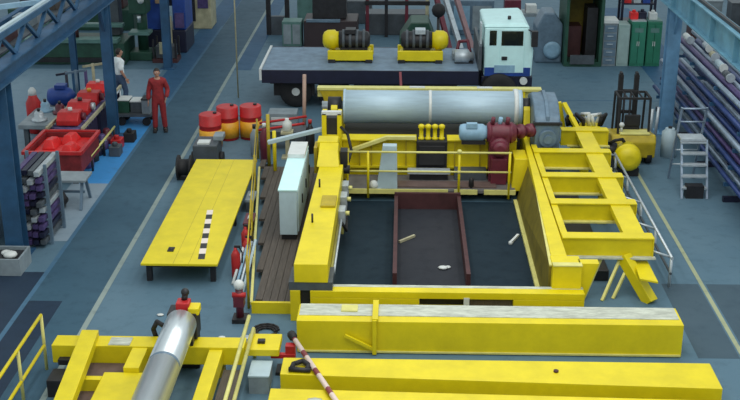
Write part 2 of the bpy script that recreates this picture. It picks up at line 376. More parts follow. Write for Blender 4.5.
# maroon gearmotor, light blue electric motor, blue-grey gearbox
g = MB().box(2.04, 2.5, 25.4, 25.82, .28, 1.4)
g.lathe((1.98, 25.62, 1.42), (2.66, 25.62, 1.42), [(0,.2),(.06,.26),(.12,.22),(.3,.25),(.5,.22),(.56,.26),(.68,.18)], 18)
g.lathe((2.27, 25.42, 1.15), (2.27, 25.1, 1.15), [(0,.22),(.1,.22),(.12,.17),(.26,.17),(.3,.1)], 14)
g.box(2.08, 2.44, 25.2, 25.4, .28, .9)
gm = g.build('gear_motor', MAROON, W, .012)
for k in range(3): MB().tube((2.1+.17*k, 25.58, 1.62), (2.12+.17*k, 25.54, 1.8), .05, 8).build('breather', LBLUE if k == 1 else MAROON, gm)
g = MB().lathe((1.34, 25.62, 1.42), (1.98, 25.62, 1.42), [(0,.12),(.03,.18),(.1,.2),(.55,.2),(.6,.16),(.64,.16)], 20)
mo = g.build('electric_motor', LBLUE, W)
MB().box(1.5, 1.75, 25.44, 25.58, 1.56, 1.68).build('terminal_box', LBLUE, mo, .01)
MB().box(1.4, 1.95, 25.5, 25.9, 1.16, 1.26).build('motor_foot', DARK, mo)
g = MB().lathe((2.66, 25.7, 1.42), (3.18, 26.1, 1.35), [(0,.1),(.1,.1),(.1,.17),(.2,.17),(.2,.11),(.4,.11),(.4,.16),(.6,.16)], 14); g.build('coupling', MAROON, W)
prof = [(25.9,.5),(25.88,1.52),(25.98,1.68),(26.5,1.95),(27.1,2.0),(27.7,1.8),(28.05,1.3),(28.0,.5)]
gb = MB().prism(prof, 'x', 3.12, 3.72).build('gearbox', GBLUE, W, .05)
prof2 = [(25.93,1.60),(25.95,1.72),(26.48,1.99),(27.1,2.05),(27.75,1.84),(28.1,1.3)]
MB().prism(prof2, 'x', 3.38, 3.46).build('casing_rib', GBLUE, gb, .01)
MB().tube((3.42, 25.95, 1.22), (3.42, 25.76, 1.22), .2, 20).tube((3.42, 25.76, 1.22), (3.42, 25.7, 1.22), .1, 16).build('bearing_cover', GBLUE, gb)
MB().box(3.09, 3.75, 25.84, 26.0, 1.53, 1.59).build('split_flange', DARK, gb)
MB().box(3.06, 3.8, 25.95, 28.1, 0, .5).build('gearbox_base', GBLUE, gb, .01)
MB().hexa([(2.55,25.0,.2),(2.95,25.0,.2),(2.95,25.9,.2),(2.55,25.9,.2)], [(2.6,25.1,.95),(2.9,25.1,.95),(2.9,25.8,.95),(2.6,25.8,.95)]).build('bracket', YEL, W, .012)

# ================================================================ stepped side frame
S = thing('outrigger_frame', 'yellow stepped frame of five cross beams along the right side of the winch machine', 'frame', (3.9, 23.5, 0))
g = MB().box(4.24, 4.64, 20.17, 27.4, .93, 1.055).box(4.42, 4.46, 20.17, 27.4, .70, .93); g.build('stringer', YEL, S, .01)
MB().box(3.05, 3.18, 20.17, 25.9, .70, 1.05).build('stringer', YEL, S, .01)
ys = (20.12, 21.95, 23.6, 25.3, 27.0)
xs = ((3.05,4.74),(3.05,4.76),(3.05,4.78),(3.05,4.8),(3.9,5.02))
for y, (x0, x1) in zip(ys, xs):
    cbm = MB().box(x0, x1, y-.03, y+.05, .69, 1.06).box(x0, x1, y-.07, y+.22, 1.06, 1.085).box(x0, x1, y+.05, y+.2, .69, .72).build('cross_beam', YEL, S)
    MB().box(x0-.1 if y < 21 else x0+.15, x1+.06, y-.14, y-.03, .68, .71).build('lower_flange', DUST if y < 21 else PALE, cbm)
    MB().box(x1, x1+.02, y-.07, y+.2, .69, 1.085).build('end_plate', YEL, cbm)
for y in (20.5, 22.3, 24.0): MB().box(3.25, 4.05, y, y+1.0, 0, .22).build('shade_infill', DARK, S, .02)  # dark boxes standing in for shaded floor and dark machinery under the openings
def leg(p, q, w, h): MB().bar(p, q, w, h).build('leg', YEL, S, .01)
leg((4.68, 19.55, 0), (4.22, 20.1, .70), .2, .22); leg((4.4, 23.6, 0), (4.4, 23.6, .75), .2, .2); leg((4.5, 26.9, 0), (4.5, 26.9, .75), .2, .2)
for a in ((3.42, 19.6, 0), (3.78, 19.6, 0), (4.0, 19.7, 0)): MB().bar(a, (a[0]+.42, 20.15, .72), .05, .05).build('diagonal_strut', PALE, S)
MB().hexa([(4.40,19.4,.52),(4.72,19.3,.5),(4.68,20.15,.56),(4.42,20.15,.56)],[(4.40,19.4,.56),(4.72,19.3,.54),(4.68,20.15,.6),(4.42,20.15,.6)]).build('foot_plate', YEL, S, .006)
mb_ = MB().box(4.3, 4.95, 27.3, 28.0, .3, .98).box(4.2, 4.6, 27.25, 27.5, .0, .6).build('end_block', YEL, S, .015)
for k in range(7):
    x = 4.15+.13*k
    MB().path([(x, 27.7, .98), (x+random.uniform(-.15,.15), 27.6, 1.2+random.uniform(-.05,.15)), (x+random.uniform(-.2,.2), 27.9, 1.22), (x+.1, 28.0, .9)], .045).build('hose', OFFW if k in (4, 5) else BLACK, mb_)
MB().bar((4.05, 27.9, 1.5), (4.35, 27.3, 1.0), .12, .08).bar((3.95, 28.0, 1.5), (4.15, 28.0, .6), .1, .1).build('brace', YEL, S, .008)

# guard rail beside it
G = thing('guard_rail', 'pale grey tube rail with short cross bars beside the stepped yellow frame', 'rail', (5.15, 23, 0))
MB().tube((5.16, 20.2, .62), (5.16, 26.6, .62), .03, 8).build('top_rail', GALV, G)
for y in (20.25, 21.7, 23.2, 24.8, 26.4):
    MB().tube((5.16, y, 0), (5.16, y, .62), .03, 8).build('post', GALV, G)
    MB().tube((5.16, y+.06, .6), (4.8, y+.06, .72), .025, 8).build('cross_bar', GALV, G)
MB().tube((5.16, 20.2, .3), (5.16, 26.6, .3), .025, 8).build('lower_rail', DGREY, G)

# yellow pump unit
Pm = thing('pump_unit', 'hydraulic pump with a round yellow tank beyond the end of the stepped frame', 'pump', (5.4, 26.9, 0))
MB().lathe((5.52, 26.5, .46), (5.52, 27.2, .46), [(0,.12),(.03,.22),(.09,.29),(.16,.31),(.3,.31),(.31,.33),(.35,.33),(.36,.31),(.6,.31),(.7,.2)], 22).build('tank', YEL, Pm)
MB().box(5.25, 5.8, 26.7, 27.15, 0, .2).build('base', DARK, Pm)
MB().lathe((4.98, 27.15, .55), (5.35, 27.1, .55), [(0,.12),(.05,.18),(.3,.18),(.37,.1)], 14).build('motor', DARK, Pm)
MB().box(4.95, 5.3, 27.0, 27.3, 0, .4).build('motor_stand', DGREY, Pm)
MB().path([(5.1, 27.1, .7), (5.2, 26.9, .85), (5.4, 27.0, .85), (5.5, 27.1, .7)], .04).build('hose', BLACK, Pm)

# ================================================================ brown shallow tray on the pit floor
T = thing('steel_tray', 'long shallow rust brown steel tray lying on the grey floor inside the winch frame', 'tray', (.66, 22, .02))
MB().box(-.1, 1.3, 19.95, 24.2, .021, .04).build('tray_floor', concrete('tray_floor_paint', (.024, .028, .036), (.036, .038, .046), (.018, .02, .026), .6, .1), T)
MB().box(-.14, 1.34, 24.2, 24.28, .021, .42).build('tray_end', BROWN, T)
MB().box(-.14, -.06, 19.95, 24.2, .021, .36).build('tray_side', BROWN, T)
MB().box(1.26, 1.34, 19.95, 24.2, .021, .36).build('tray_side', BROWN, T)
MB().box(-.14, 1.34, 19.9, 19.96, .021, .07).build('tray_lip', BROWN, T)
single(MB().bar((-.02, 22.2, .07), (.3, 22.55, .07), .05, .05), 'batten', CREAM, 'short pale stick lying across the left half of the brown steel tray', 'stick', (.1, 22.3, .045))
single(MB().ball((.85, 20.9, .07), .08, 8, (1.3, 1, .4)).ball((.95, 20.95, .06), .06, 8, (1, 1, .4)), 'crumpled_rag', OFFW, 'small white crumpled rag on the brown tray floor', 'rag', (.88, 20.9, .04))
single(MB().bar((2.32, 22.3, .05), (2.5, 22.7, .05), .05, .05).ball((2.3, 22.25, .05), .05, 6), 'hand_tool', OFFW, 'small pale tool on the grey pit floor right of the brown tray', 'tool', (2.4, 22.5, .02))

# ================================================================ boarded platform, cabinet and rail on its left
Pf = thing('boarded_platform', 'low brown boarded walkway edged with yellow angle left of the winch', 'platform', (-2.3, 22.5, 0))
for k in range(11):
    x = -2.1-.138*k; y0 = 18.95+max(0, (-2.64-x)/.78*7.6)
    MB().box(x, x+.13, y0, 26.6, .14, .2).build('board', WOOD, Pf)
MB().box(-2.7, -1.97, 18.88, 18.95, 0, .22).build('end_edge', YEL, Pf)
MB().bar((-2.70, 18.9, .2), (-3.46, 26.5, .2), .05, .06).build('side_edge', PALE, Pf)
for y in (20.5, 22.5, 24.5, 26.2): MB().box(-2.6, -2.0, y-.05, y+.05, 0, .14).build('bearer', YDK, Pf)
Cb = thing('electrical_cabinet', 'long light grey electrical cabinet standing on the brown boarded walkway', 'cabinet', (-2.3, 23.2, .2))
cbd = MB().box(-2.48, -2.12, 21.9, 24.8, .32, 1.28).build('body', CABG, Cb, .012)
MB().box(-2.45, -2.15, 21.95, 24.75, .2, .32).build('plinth', BLACK, Cb)
MB().box(-2.5, -2.1, 21.88, 24.82, 1.28, 1.32).build('top_panel', WHITE, Cb, .01)
MB().box(-2.49, -2.11, 23.9, 24.8, 1.32, 1.42).build('raised_lid', OFFW, Cb, .01)
for k in range(3):
    y = 22.0+.95*k
    d = MB().box(-2.12, -2.095, y, y+.88, .36, 1.24).build('door', CABG, Cb, .006)
    MB().box(-2.095, -2.07, y+.78, y+.82, .7, .9).build('handle', DARK, d)
Fe = thing('tube_railing', 'yellow tube handrail along the left edge of the brown boarded walkway', 'railing', (-2.8, 22.5, 0))
def ed(y): return -2.76-(y-18.9)*.1
for y in (19.1, 22.0, 24.9, 27.8): MB().tube((ed(y), y, 0), (ed(y), y, 1.05), .026, 8).build('post', YDK, Fe)
for z in (.55, 1.05): MB().tube((ed(19.1), 19.1, z), (ed(27.8), 27.8, z), .014, 8).build('rail', YDK, Fe)

# ================================================================ yellow platform table with stripes
Tb = thing('platform_table', 'long yellow flat-topped platform table with a black and white striped strip', 'table', (-4.23, 23.2, 0))
MB().box(-4.97, -3.49, 20.07, 26.38, .40, .45).build('tabletop', YEL, Tb, .008)
for x in (-4.86, -3.62):
    for y in (20.3, 23.2, 26.2): MB().box(x-.05, x+.05, y-.05, y+.05, 0, .32).build('leg', DARK, Tb)
MB().box(-4.9, -3.56, 20.2, 20.28, .32, .40).box(-4.9, -3.56, 26.2, 26.28, .32, .40).box(-4.9, -4.82, 20.28, 26.2, .32, .40).box(-3.64, -3.56, 20.28, 26.2, .32, .40).build('under_frame', DARK, Tb)
sp_ = MB().box(-.065, .065, 0, 2.65, 0, .004).build('striped_strip', HAZ, Tb, 0, True); sp_.location = (-3.84+4.23, 20.3-23.2, .45); sp_.rotation_euler = (0, 0, .093)
MB().box(-4.57, -4.45, 20.65, 20.85, .45, .47).ball((-4.51, 20.75, .47), .05, 8, (1,1,.5)).build('lock', DARK, Tb)
for x in (-4.35, -4.05): MB().box(x, x+.008, 20.07, 26.38, .45, .4512).build('joint', YDK, Tb)

# ================================================================ foreground girders
def girder(loc, x0, x1, yl, yr, z1, label, capw=0, skew=0):
    """yl, yr : front and back y at the left and right ends"""
    t = thing('box_girder', label, 'girder', loc)
    q = [(x0,yl[0]), (x1,yr[0]), (x1+skew,yr[1]), (x0+skew*.3,yl[1])]
    bd = MB().hexa([(x,y,0) for x,y in q], [(x,y,z1) for x,y in q]).build('web_box', YEL, t, .01)
    MB().hexa([(x0+.02,yl[0]-.03,.02),(x1-.02,yr[0]-.03,.02),(x1-.02,yr[0],.02),(x0+.02,yl[0],.02)], [(x0+.02,yl[0]-.03,.05),(x1-.02,yr[0]-.03,.05),(x1-.02,yr[0],.05),(x0+.02,yl[0],.05)]).build('bottom_flange', PALE, bd)
    if capw: MB().box(x0+.03, x1-.04, yl[1]-capw, yl[1]-.02, z1, z1+.012).build('dusty_top', DUST, t)
    return t
B1 = girder((1.5, 17.8, 0), -1.74, 4.76, (17.42, 18.08), (17.42, 18.08), .6, 'yellow box girder with a dusty grey top directly before the winch frame', .46)
br = MB().bar((-.42, 17.36, .02), (-.42, 17.36, .66), .07, .08).bar((-.42, 17.36, .1), (-.92, 17.36, .36), .05, .06).box(-.46, -.36, 17.36, 18.1, .62, .68).build('welded_bracket', YEL, B1, .006)
MB().box(-1.0, -.72, 17.75, 18.0, .612, .635).build('scrap_patch', PALE, B1)
B2 = girder((1.5, 16.0, 0), -1.85, 4.92, (15.76, 16.3), (15.5, 16.3), .5, 'middle yellow girder lying between two others on the floor')
MB().tube((2.45, 15.95, .5), (2.45, 15.95, .53), .04, 10).build('bolt', BROWN, B2)
B3 = girder((1.5, 14.9, 0), -1.95, 4.98, (14.3, 15.32), (14.3, 15.14), .5, 'nearest yellow girder cut off by the lower photo edge')
MB().ball((-1.25, 14.95, .51), .09, 8, (1.5,1,.25)).build('paint_patch', DUST, B3)
Sh = thing('lifting_shackle', 'black iron lifting shackle lying on the end of the middle girder', 'shackle', (-1.5, 15.9, .5))
MB().path([(-1.68,15.86,.545),(-1.66,15.98,.56),(-1.52,16.08,.56),(-1.41,15.95,.56),(-1.44,15.83,.545)], .04).build('bow', BLACK, Sh)
MB().tube((-1.72,15.84,.545),(-1.38,15.81,.545), .04, 8).build('pin', DARK, Sh)
# striped barrier pole
p0 = Vector((-1.77, 16.95, .56)); p1 = Vector((-.33, 13.4, .56))
bp = MB().tube((0,0,0), (0,0,(p1-p0).length), .042, 12)
bo = bp.build('barrier_pole', POLE); bo.location = p0
bo.rotation_mode = 'QUATERNION'; bo.rotation_quaternion = Vector((0,0,1)).rotation_difference(p1-p0); bo.rotation_mode = 'XYZ'
tag(bo, 'red and white striped pole lying slantwise across the yellow girders', 'pole')
MB().lathe((0,0,-.06), (0,0,.2), [(0,.05),(.02,.075),(.12,.075),(.14,.05),(.2,.05)], 10).build('end_cap', BLACK, bo, 0, True)
Rs = thing('pole_stand', 'small red stand on the floor at the end of the striped pole', 'stand', (-1.8, 16.75, 0))
MB().box(-2.02, -1.6, 16.6, 16.9, 0, .06).build('base', DARK, Rs)
MB().box(-1.86, -1.7, 16.68, 16.82, .06, .5).build('upright', RED, Rs, .01)
MB().box(-2.1, -1.7, 16.66, 16.74, .28, .36).build('arm', RED, Rs, .01)
Gb = thing('grey_crate', 'small grey crate on the floor beside the low yellow handrail', 'crate', (-2.2, 16.3, 0))
g = MB().box(-2.38, -2.06, 16.0, 16.5, 0, .03).box(-2.38, -2.35, 16.0, 16.5, .03, .3).box(-2.09, -2.06, 16.0, 16.5, .03, .3).box(-2.35, -2.09, 16.0, 16.03, .03, .3).box(-2.35, -2.09, 16.47, 16.5, .03, .3)
g.build('crate_body', GREY, Gb); MB().box(-2.39, -2.05, 15.99, 16.51, .3, .325).build('lid', CABG, Gb)

# ================================================================ foreground roller stand
R_ = thing('roller_stand', 'yellow low frame carrying a polished steel roller at the lower left', 'frame', (-3.9, 15, 0))
MB().box(-5.62, -2.5, 16.42, 16.78, .28, .6).build('cross_beam', YEL, R_, .01)
MB().box(-2.5, -1.95, 16.55, 17.12, .38, .5).build('end_plate', YEL, R_, .01)
MB().box(-2.32, -2.2, 16.75, 16.85, .5, .55).build('lug', DARK, R_)
MB().hexa([(-5.2,16.75,.55),(-4.92,16.75,.55),(-4.5,11.5,.55),(-4.78,11.5,.55)][::-1],[(-5.2,16.75,.72),(-4.92,16.75,.72),(-4.5,11.5,.72),(-4.78,11.5,.72)][::-1]).build('side_beam', YEL, R_, .01)
MB().box(-3.06, -2.84, 11.5, 16.42, .3, .56).build('side_beam', YEL, R_, .01)
MB().box(-4.3, -4.05, 15.75, 16.42, .36, .58).build('side_beam', YEL, R_, .01)
MB().box(-4.6, -3.9, 14.4, 15.75, 0, .5).build('pedestal', YEL, R_, .012)
MB().box(-4.95, -4.6, 15.5, 15.62, .3, .5).build('tie_bar', YEL, R_)
for x, y in ((-5.0, 16.6), (-2.95, 16.6), (-5.0, 13), (-2.95, 13)): MB().box(x-.1, x+.1, y-.1, y+.1, 0, .3 if y > 16 or x > -4 else .6).build('foot', YDK, R_)
MB().box(-4.7, -4.35, 16.44, 16.7, .6, .615).build('worn_plate', DUST, R_)
MB().box(-5.05, -4.62, 12, 16.4, .24, .3).build('plank', RUSTW, R_)
MB().box(-4.62, -3.86, 15.76, 16.4, .24, .3).build('plank', RUSTW, R_)
MB().box(-2.82, -2.52, 12, 16.3, .18, .26).build('plank', WOOD, R_)
MB().box(-5.5, -5.2, 16.3, 16.42, .3, .4).box(-5.55, -5.15, 15.8, 16.2, 0, .3).build('motor', DARK, R_, .01)
rl = MB().lathe((-3.52, 16.6, .94), (-3.52, 11.5, .94), [(0,.1),(.0,.235),(.02,.25),(1.42,.25),(1.42,.238),(1.5,.238),(1.5,.25),(5.2,.25),(5.2,.1)], 40).build('steel_roller', STEEL, R_)
MB().lathe((-3.52, 15.2, .94), (-3.52, 15.1, .94), [(0,.24),(0,.243),(.1,.243),(.1,.24)], 40).build('seam_ring', GBLUE, rl)
MB().box(-3.72, -3.32, 16.45, 16.6, .6, .8).build('bearing_block', DARK, R_, .01)
MB().box(-3.72, -3.4, 12.3, 12.6, 0, .78).build('bearing_block', DARK, R_, .01)
dv = MB().box(-3.76, -3.28, 16.64, 17.0, .62, 1.08).tube((-3.52, 16.6, .94), (-3.52, 17.1, .94), .16, 14).box(-3.7, -3.3, 16.8, 17.0, 0, .62).build('drive_unit', DARK, R_, .02)
MB().box(-3.62, -3.4, 16.7, 16.92, 1.08, 1.24).build('red_cover', RED, dv, .02)
MB().box(-3.42, -3.24, 16.66, 16.9, 1.04, 1.17).build('yellow_cover', YEL, dv, .02)
MB().tube((-3.5, 16.85, 1.24), (-3.48, 16.85, 1.34), .05, 10).ball((-3.48, 16.85, 1.37), .07, 8).build('knob', DARK, dv)
MB().path([(-3.76, 16.75, .75), (-3.95, 16.75, .88), (-4.03, 16.8, .72), (-4.0, 16.9, .45)], .04).build('hose', BLACK, dv)
# left guard rail and low handrail
Lr = thing('guard_rail', 'yellow two-bar guard rail at the lower left corner beside the walkway lane', 'railing', (-5.8, 15, 0))
for y in (16.7, 15.5, 14.3): MB().tube((-5.83, y, 0), (-5.83, y, 1.0), .028, 8).build('post', PALE, Lr)
for z in (1.0, .45): MB().tube((-5.83, 16.7, z), (-5.83, 11.5, z), .028, 8).build('rail', YEL, Lr)
Lh = thing('handrail', 'yellow low handrail with two parallel bars between the roller and the girders', 'railing', (-2.44, 15, 0))
for y in (17.2, 13.6, 12.2): MB().tube((-2.44, y, 0), (-2.44, y, .55 if y > 17 else 1.0), .03, 8).build('post', PALE, Lh)
for z in (1.0, .55): MB().tube((-2.44, 16.75 if z > .9 else 17.2, z), (-2.44, 11.5, z), .032, 8).build('rail', PALE, Lh)

# ================================================================ drums, bottles and bits between the table and the railing
def oil_drum(loc, label):
    t = thing('oil_drum', label, 'drum', loc, 0, 'red and yellow drums')
    x, y, z = loc
    MB().lathe((x,y,0), (x,y,.9), [(0,.27),(.01,.29),(.3,.29),(.31,.3),(.33,.3),(.34,.29),(.6,.29),(.61,.3),(.63,.3),(.64,.29),(.88,.29),(.9,.27)], 22).build('shell', RED, t)
    MB().lathe((x,y,.08), (x,y,.5), [(0,.292),(0,.304),(.42,.304),(.42,.292)], 22).build('yellow_band', ORANGE, t)
    MB().tube((x+.12,y+.05,.9), (x+.12,y+.05,.94), .05, 10).build('bung', DARK, t)
    return t
d0 = oil_drum((-5.0, 28.75, 0), 'red and yellow drum nearest the walkway lane, leftmost of the three')
dup(d0, (-4.66, 29.5, 0), 'red and yellow drum in the middle of the three beyond the platform table')
dup(d0, (-4.05, 29.6, 0), 'red and yellow drum furthest from the walkway lane, rightmost of the three')
Mo = thing('compressor', 'grey compressor box with a white plate behind the platform table', 'compressor', (-5.0, 27.4, 0))
MB().box(-5.15, -4.55, 26.9, 27.7, .2, .62).build('housing', DGREY, Mo, .02)
MB().box(-5.05, -4.75, 27.0, 27.3, .62, .66).build('white_plate', OFFW, Mo)
MB().box(-4.7, -4.45, 27.3, 27.7, .62, .75).build('motor_cover', GREY, Mo, .02)
for x in (-5.2, -4.5):
    MB().tube((x-.05, 27.3, .17), (x+.05, 27.3, .17), .17, 16).build('wheel', BLACK, Mo)
Bk = thing('hose_reel', 'round black hose reel on the floor at the far left corner of the platform table', 'reel', (-5.25, 26.2, 0))
MB().lathe((-5.4,26.2,.3), (-5.05,26.2,.3), [(0,.3),(.04,.3),(.04,.2),(.3,.2),(.3,.3),(.35,.3)], 20).build('spool', BLACK, Bk)
MB().box(-5.42, -5.0, 26.1, 26.3, 0, .06).build('stand', DARK, Bk)
def bottle(loc, label, m=RED, h=.62, first=True):
    t = thing('fire_extinguisher', label, 'extinguisher', loc, 0, 'red extinguishers beside the platform table')
    x, y, z = loc
    MB().lathe((x,y,0), (x,y,h), [(0,.08),(.02,.09),(h*.75,.09),(h*.88,.05),(h*.92,.03),(h,.03)], 14).build('cylinder', m, t)
    v = MB().box(x-.02, x+.1, y-.02, y+.02, h, h+.04).build('valve', DARK, t)
    MB().path([(x+.08,y,h), (x+.13,y,h-.1), (x+.12,y,.2)], .015, 6).build('hose', BLACK, v)
    return t
e0 = bottle((-3.15, 21.6, 0), 'red extinguisher furthest along the gap beside the platform table')
dup(e0, (-3.05, 21.0, 0), 'red extinguisher in the middle of the gap beside the platform table')
dup(e0, (-3.2, 20.5, 0), 'red extinguisher nearest the front corner of the platform table')
for k in range(4):
    x = -3.22+.08*k; y = 20.1-.12*k
    single(MB().tube((x,y,.02),(x+.12,y+.9+.1*k,.45+.05*k), .03, 8), 'conduit_pipe', (OFFW, LBLUE, GALV, CABG)[k],
           ('white', 'light blue', 'galvanised', 'grey')[k]+' thin pipe leaning in the gap between table and railing', 'pipe', (x, y, 0), 'loose pipes by the platform table')
Vs = thing('valve_stand', 'dark red valve stand with pale round head at the front of the boarded walkway', 'valve', (-2.88, 18.7, 0))
MB().box(-3.0, -2.72, 18.45, 18.75, 0, .08).build('base', DARK, Vs)
MB().tube((-2.87,18.6,.08),(-2.87,18.6,.62), .07, 12).box(-2.97,-2.78,18.5,18.7,.3,.5).build('column', MAROON, Vs)
MB().ball((-2.87,18.6,.7), .1, 10).build('round_head', OFFW, Vs)
MB().tube((-2.99,18.56,.52),(-2.75,18.56,.52), .05, 10).build('hand_wheel', RED, Vs)
for i, (x, y, s) in enumerate(((-4.35,18.75,.05),(-2.75,17.6,.06),(-3.1,17.9,.05))):
    single(MB().ball((x,y,s*.35), s, 7, (1.4,1,.35)), 'litter_scrap', OFFW, ('white paper scrap on the floor before the platform table','white scrap on the floor beside the boarded walkway front','white scrap on the floor behind the roller drive unit')[i], 'scrap', (x,y,0))
# clutter behind the boarded walkway
Pp = thing('pipe_post', 'upright pale pole standing at the left end of the rear yellow beam', 'pole', (-2.62, 29.6, 0))
MB().tube((-2.62,29.6,.03),(-2.58,29.6,1.75), .05, 10).build('shaft', mat('pale_pink_paint', (.45, .30, .24), .5, 0, .2, 4), Pp)
MB().box(-2.78, -2.46, 29.44, 29.76, 0, .03).build('base_plate', DARK, Pp)
Cn = thing('white_canister', 'white canister on a grey stand behind the electrical cabinet', 'canister', (-2.9, 27.9, 0))
MB().lathe((-2.9,27.9,.72), (-2.9,27.9,1.05), [(0,.1),(.02,.12),(.22,.12),(.28,.05),(.33,.05)], 12).build('bottle', OFFW, Cn)
MB().box(-3.05, -2.75, 27.75, 28.05, .66, .72).box(-2.95,-2.85,27.85,27.95,.04,.66).box(-3.05,-2.75,27.75,28.05,0,.04).build('stand', CREAM, Cn)
for i, (x, y, h, m, lab) in enumerate(((-3.3,27.2,1.35,YDK,'thick worn yellow post standing beyond the tube railing'),(-3.05,26.3,1.2,YEL,'yellow post beside the far end of the boarded walkway'))):
    t = thing('safety_post', lab, 'post', (x,y,0))
    MB().tube((x,y,.02),(x,y,h), .045, 10).build('tube', m, t); MB().box(x-.12,x+.12,y-.12,y+.12,0,.02).build('base_plate', DARK, t)
Rk = thing('welding_cart', 'dark low cart with red frame behind the boarded walkway', 'cart', (-3.3, 28.6, 0))
MB().box(-3.75, -2.5, 28.5, 29.1, .25, .5).build('tray', DGREY, Rk, .01)
MB().tube((-3.75,28.45,.55),(-2.5,28.45,.75), .035, 8).tube((-3.75,29.1,.55),(-2.5,29.1,.75), .035, 8).build('red_frame', RED, Rk)
for x in (-3.6, -2.65):
    for y in (28.5, 29.1): MB().tube((x,y-.04,.13),(x,y+.04,.13), .13, 14).build('wheel', BLACK, Rk)
Sk = thing('steel_sheet_stack', 'pale grey steel box on the floor left of the truck axle', 'box', (-3.5, 30.6, 0))
MB().box(-3.7, -2.9, 30.5, 31.1, 0, .4).build('box_body', GREY, Sk, .01); MB().box(-3.6,-3.2,30.45,30.5,.1,.3).build('name_plate', OFFW, Sk)
Rope = single(MB().tube((-4.95,33.6,0),(-4.95,33.6,7.5), .022, 6), 'hoist_rope', CREAM, 'thin pale rope hanging down from the crane over the walkway lane', 'rope', (-4.95,33.6,0))

# ================================================================ truck
Tr = thing('flatbed_truck', 'navy flatbed truck with a white cab parked across the hall', 'truck', (0, 33.7, 0))
bd = MB().box(-4.05, 2.2, 32.3, 35.2, 1.08, 1.2).build('flatbed', BED, Tr, .01)
MB().box(-4.05, 2.2, 32.24, 32.3, .82, 1.2).box(-4.05, 2.2, 35.2, 35.26, .82, 1.2).build('side_board', NAVY, bd)
MB().box(-4.12, -4.05, 32.24, 35.26, .9, 1.24).build('tail_edge', OFFW, bd)
MB().box(2.2, 2.28, 32.4, 35.1, 1.2, 1.9).build('headboard', DGREY, bd)
MB().box(-3.9, 3.6, 33.0, 33.2, .6, 1.08).box(-3.9, 3.6, 34.2, 34.4, .6, 1.08).build('chassis', DARK, Tr)
MB().tube((3.52, 32.62, .86), (3.52, 32.5, .86), .11, 14).build('lamp', OFFW, Tr)
def wheel(x, y, r=.48):
    w = MB().lathe((x,y,r), (x,y+.32,r), [(0,r*.6),(.02,r*.92),(.05,r),(.27,r),(.3,r*.92),(.32,r*.6)], 24).build('wheel', BLACK, Tr)
    MB().lathe((x,y-.01,r), (x,y+.05,r), [(0,.1),(.02,.14),(.02,.24),(.06,.26)], 16).build('hub', OFFW, w)
for x in (-3.1, -2.0): wheel(x, 32.55); wheel(x, 34.6)
wheel(2.8, 32.42, .54); wheel(2.8, 34.65, .54)
MB().box(-3.75, -2.55, 32.6, 32.66, .35, 1.0).build('mud_flap', BLACK, Tr)
MB().box(-1.4, 1.6, 32.5, 32.9, .35, .8).build('side_tank', NAVY, Tr, .03)
# cab, lower body and glazed upper body
yc0, yc1 = 32.55, 34.95
g = MB().prism([(2.36,.98),(3.74,.98),(3.77,1.75),(3.62,2.42),(2.36,2.42)], 'y', yc0, yc1)
cab = g.build('cab', WHITE, Tr, .05)
g = MB().hexa([(2.33,yc0-.02,2.42),(3.64,yc0-.02,2.42),(3.64,yc1+.02,2.42),(2.33,yc1+.02,2.42)], [(2.38,yc0+.06,2.5),(3.5,yc0+.06,2.54),(3.5,yc1-.06,2.54),(2.38,yc1-.06,2.5)])
rf = g.build('roof', WHITE, cab, .03)
MB().tube((3.1,33.2,2.45),(3.1,33.2,2.62), .05, 10).build('roof_marker', DARK, rf)
MB().box(2.5, 2.7, yc0-.012, yc0+.01, 1.9, 2.33).build('rear_window', GLASS, cab)
dw = MB().box(2.8, 3.5, yc0-.02, yc0, 1.1, 2.37).build('cab_door', WHITE, cab, .01)
MB().box(2.84, 3.46, yc0-.03, yc0-.018, 1.9, 2.32).build('door_window', GLASS, dw)
MB().box(2.86, 3.02, yc0-.05, yc0-.02, 1.48, 1.58).build('door_handle', DARK, dw)
MB().hexa([(3.77,yc0+.15,1.75),(3.79,yc0+.15,1.75),(3.79,yc1-.15,1.75),(3.77,yc1-.15,1.75)], [(3.62,yc0+.15,2.28),(3.64,yc0+.15,2.28),(3.64,yc1-.15,2.28),(3.62,yc1-.15,2.28)]).build('windscreen', GLASS, cab)
MB().box(2.38, 3.7, yc0-.015, yc0+.01, 1.0, 1.25).build('blue_stripe', BBLUE, cab)
MB().box(2.66, 3.25, yc0-.03, yc0-.012, 1.1, 1.32).build('sign_panel', LBLUE, cab)
MB().box(2.3, 3.78, 32.6, 34.95, .5, .98).build('bumper', NAVY, Tr, .03)
MB().box(3.68, 3.86, 32.35, 32.5, 1.9, 2.35).tube((3.72,32.42,2.3),(3.6,32.56,2.36),.02,8).build('mirror', DARK, cab, .01)
MB().box(2.24, 2.29, 32.7, 33.0, 1.4, 2.5).build('air_pipe', GALV, cab)
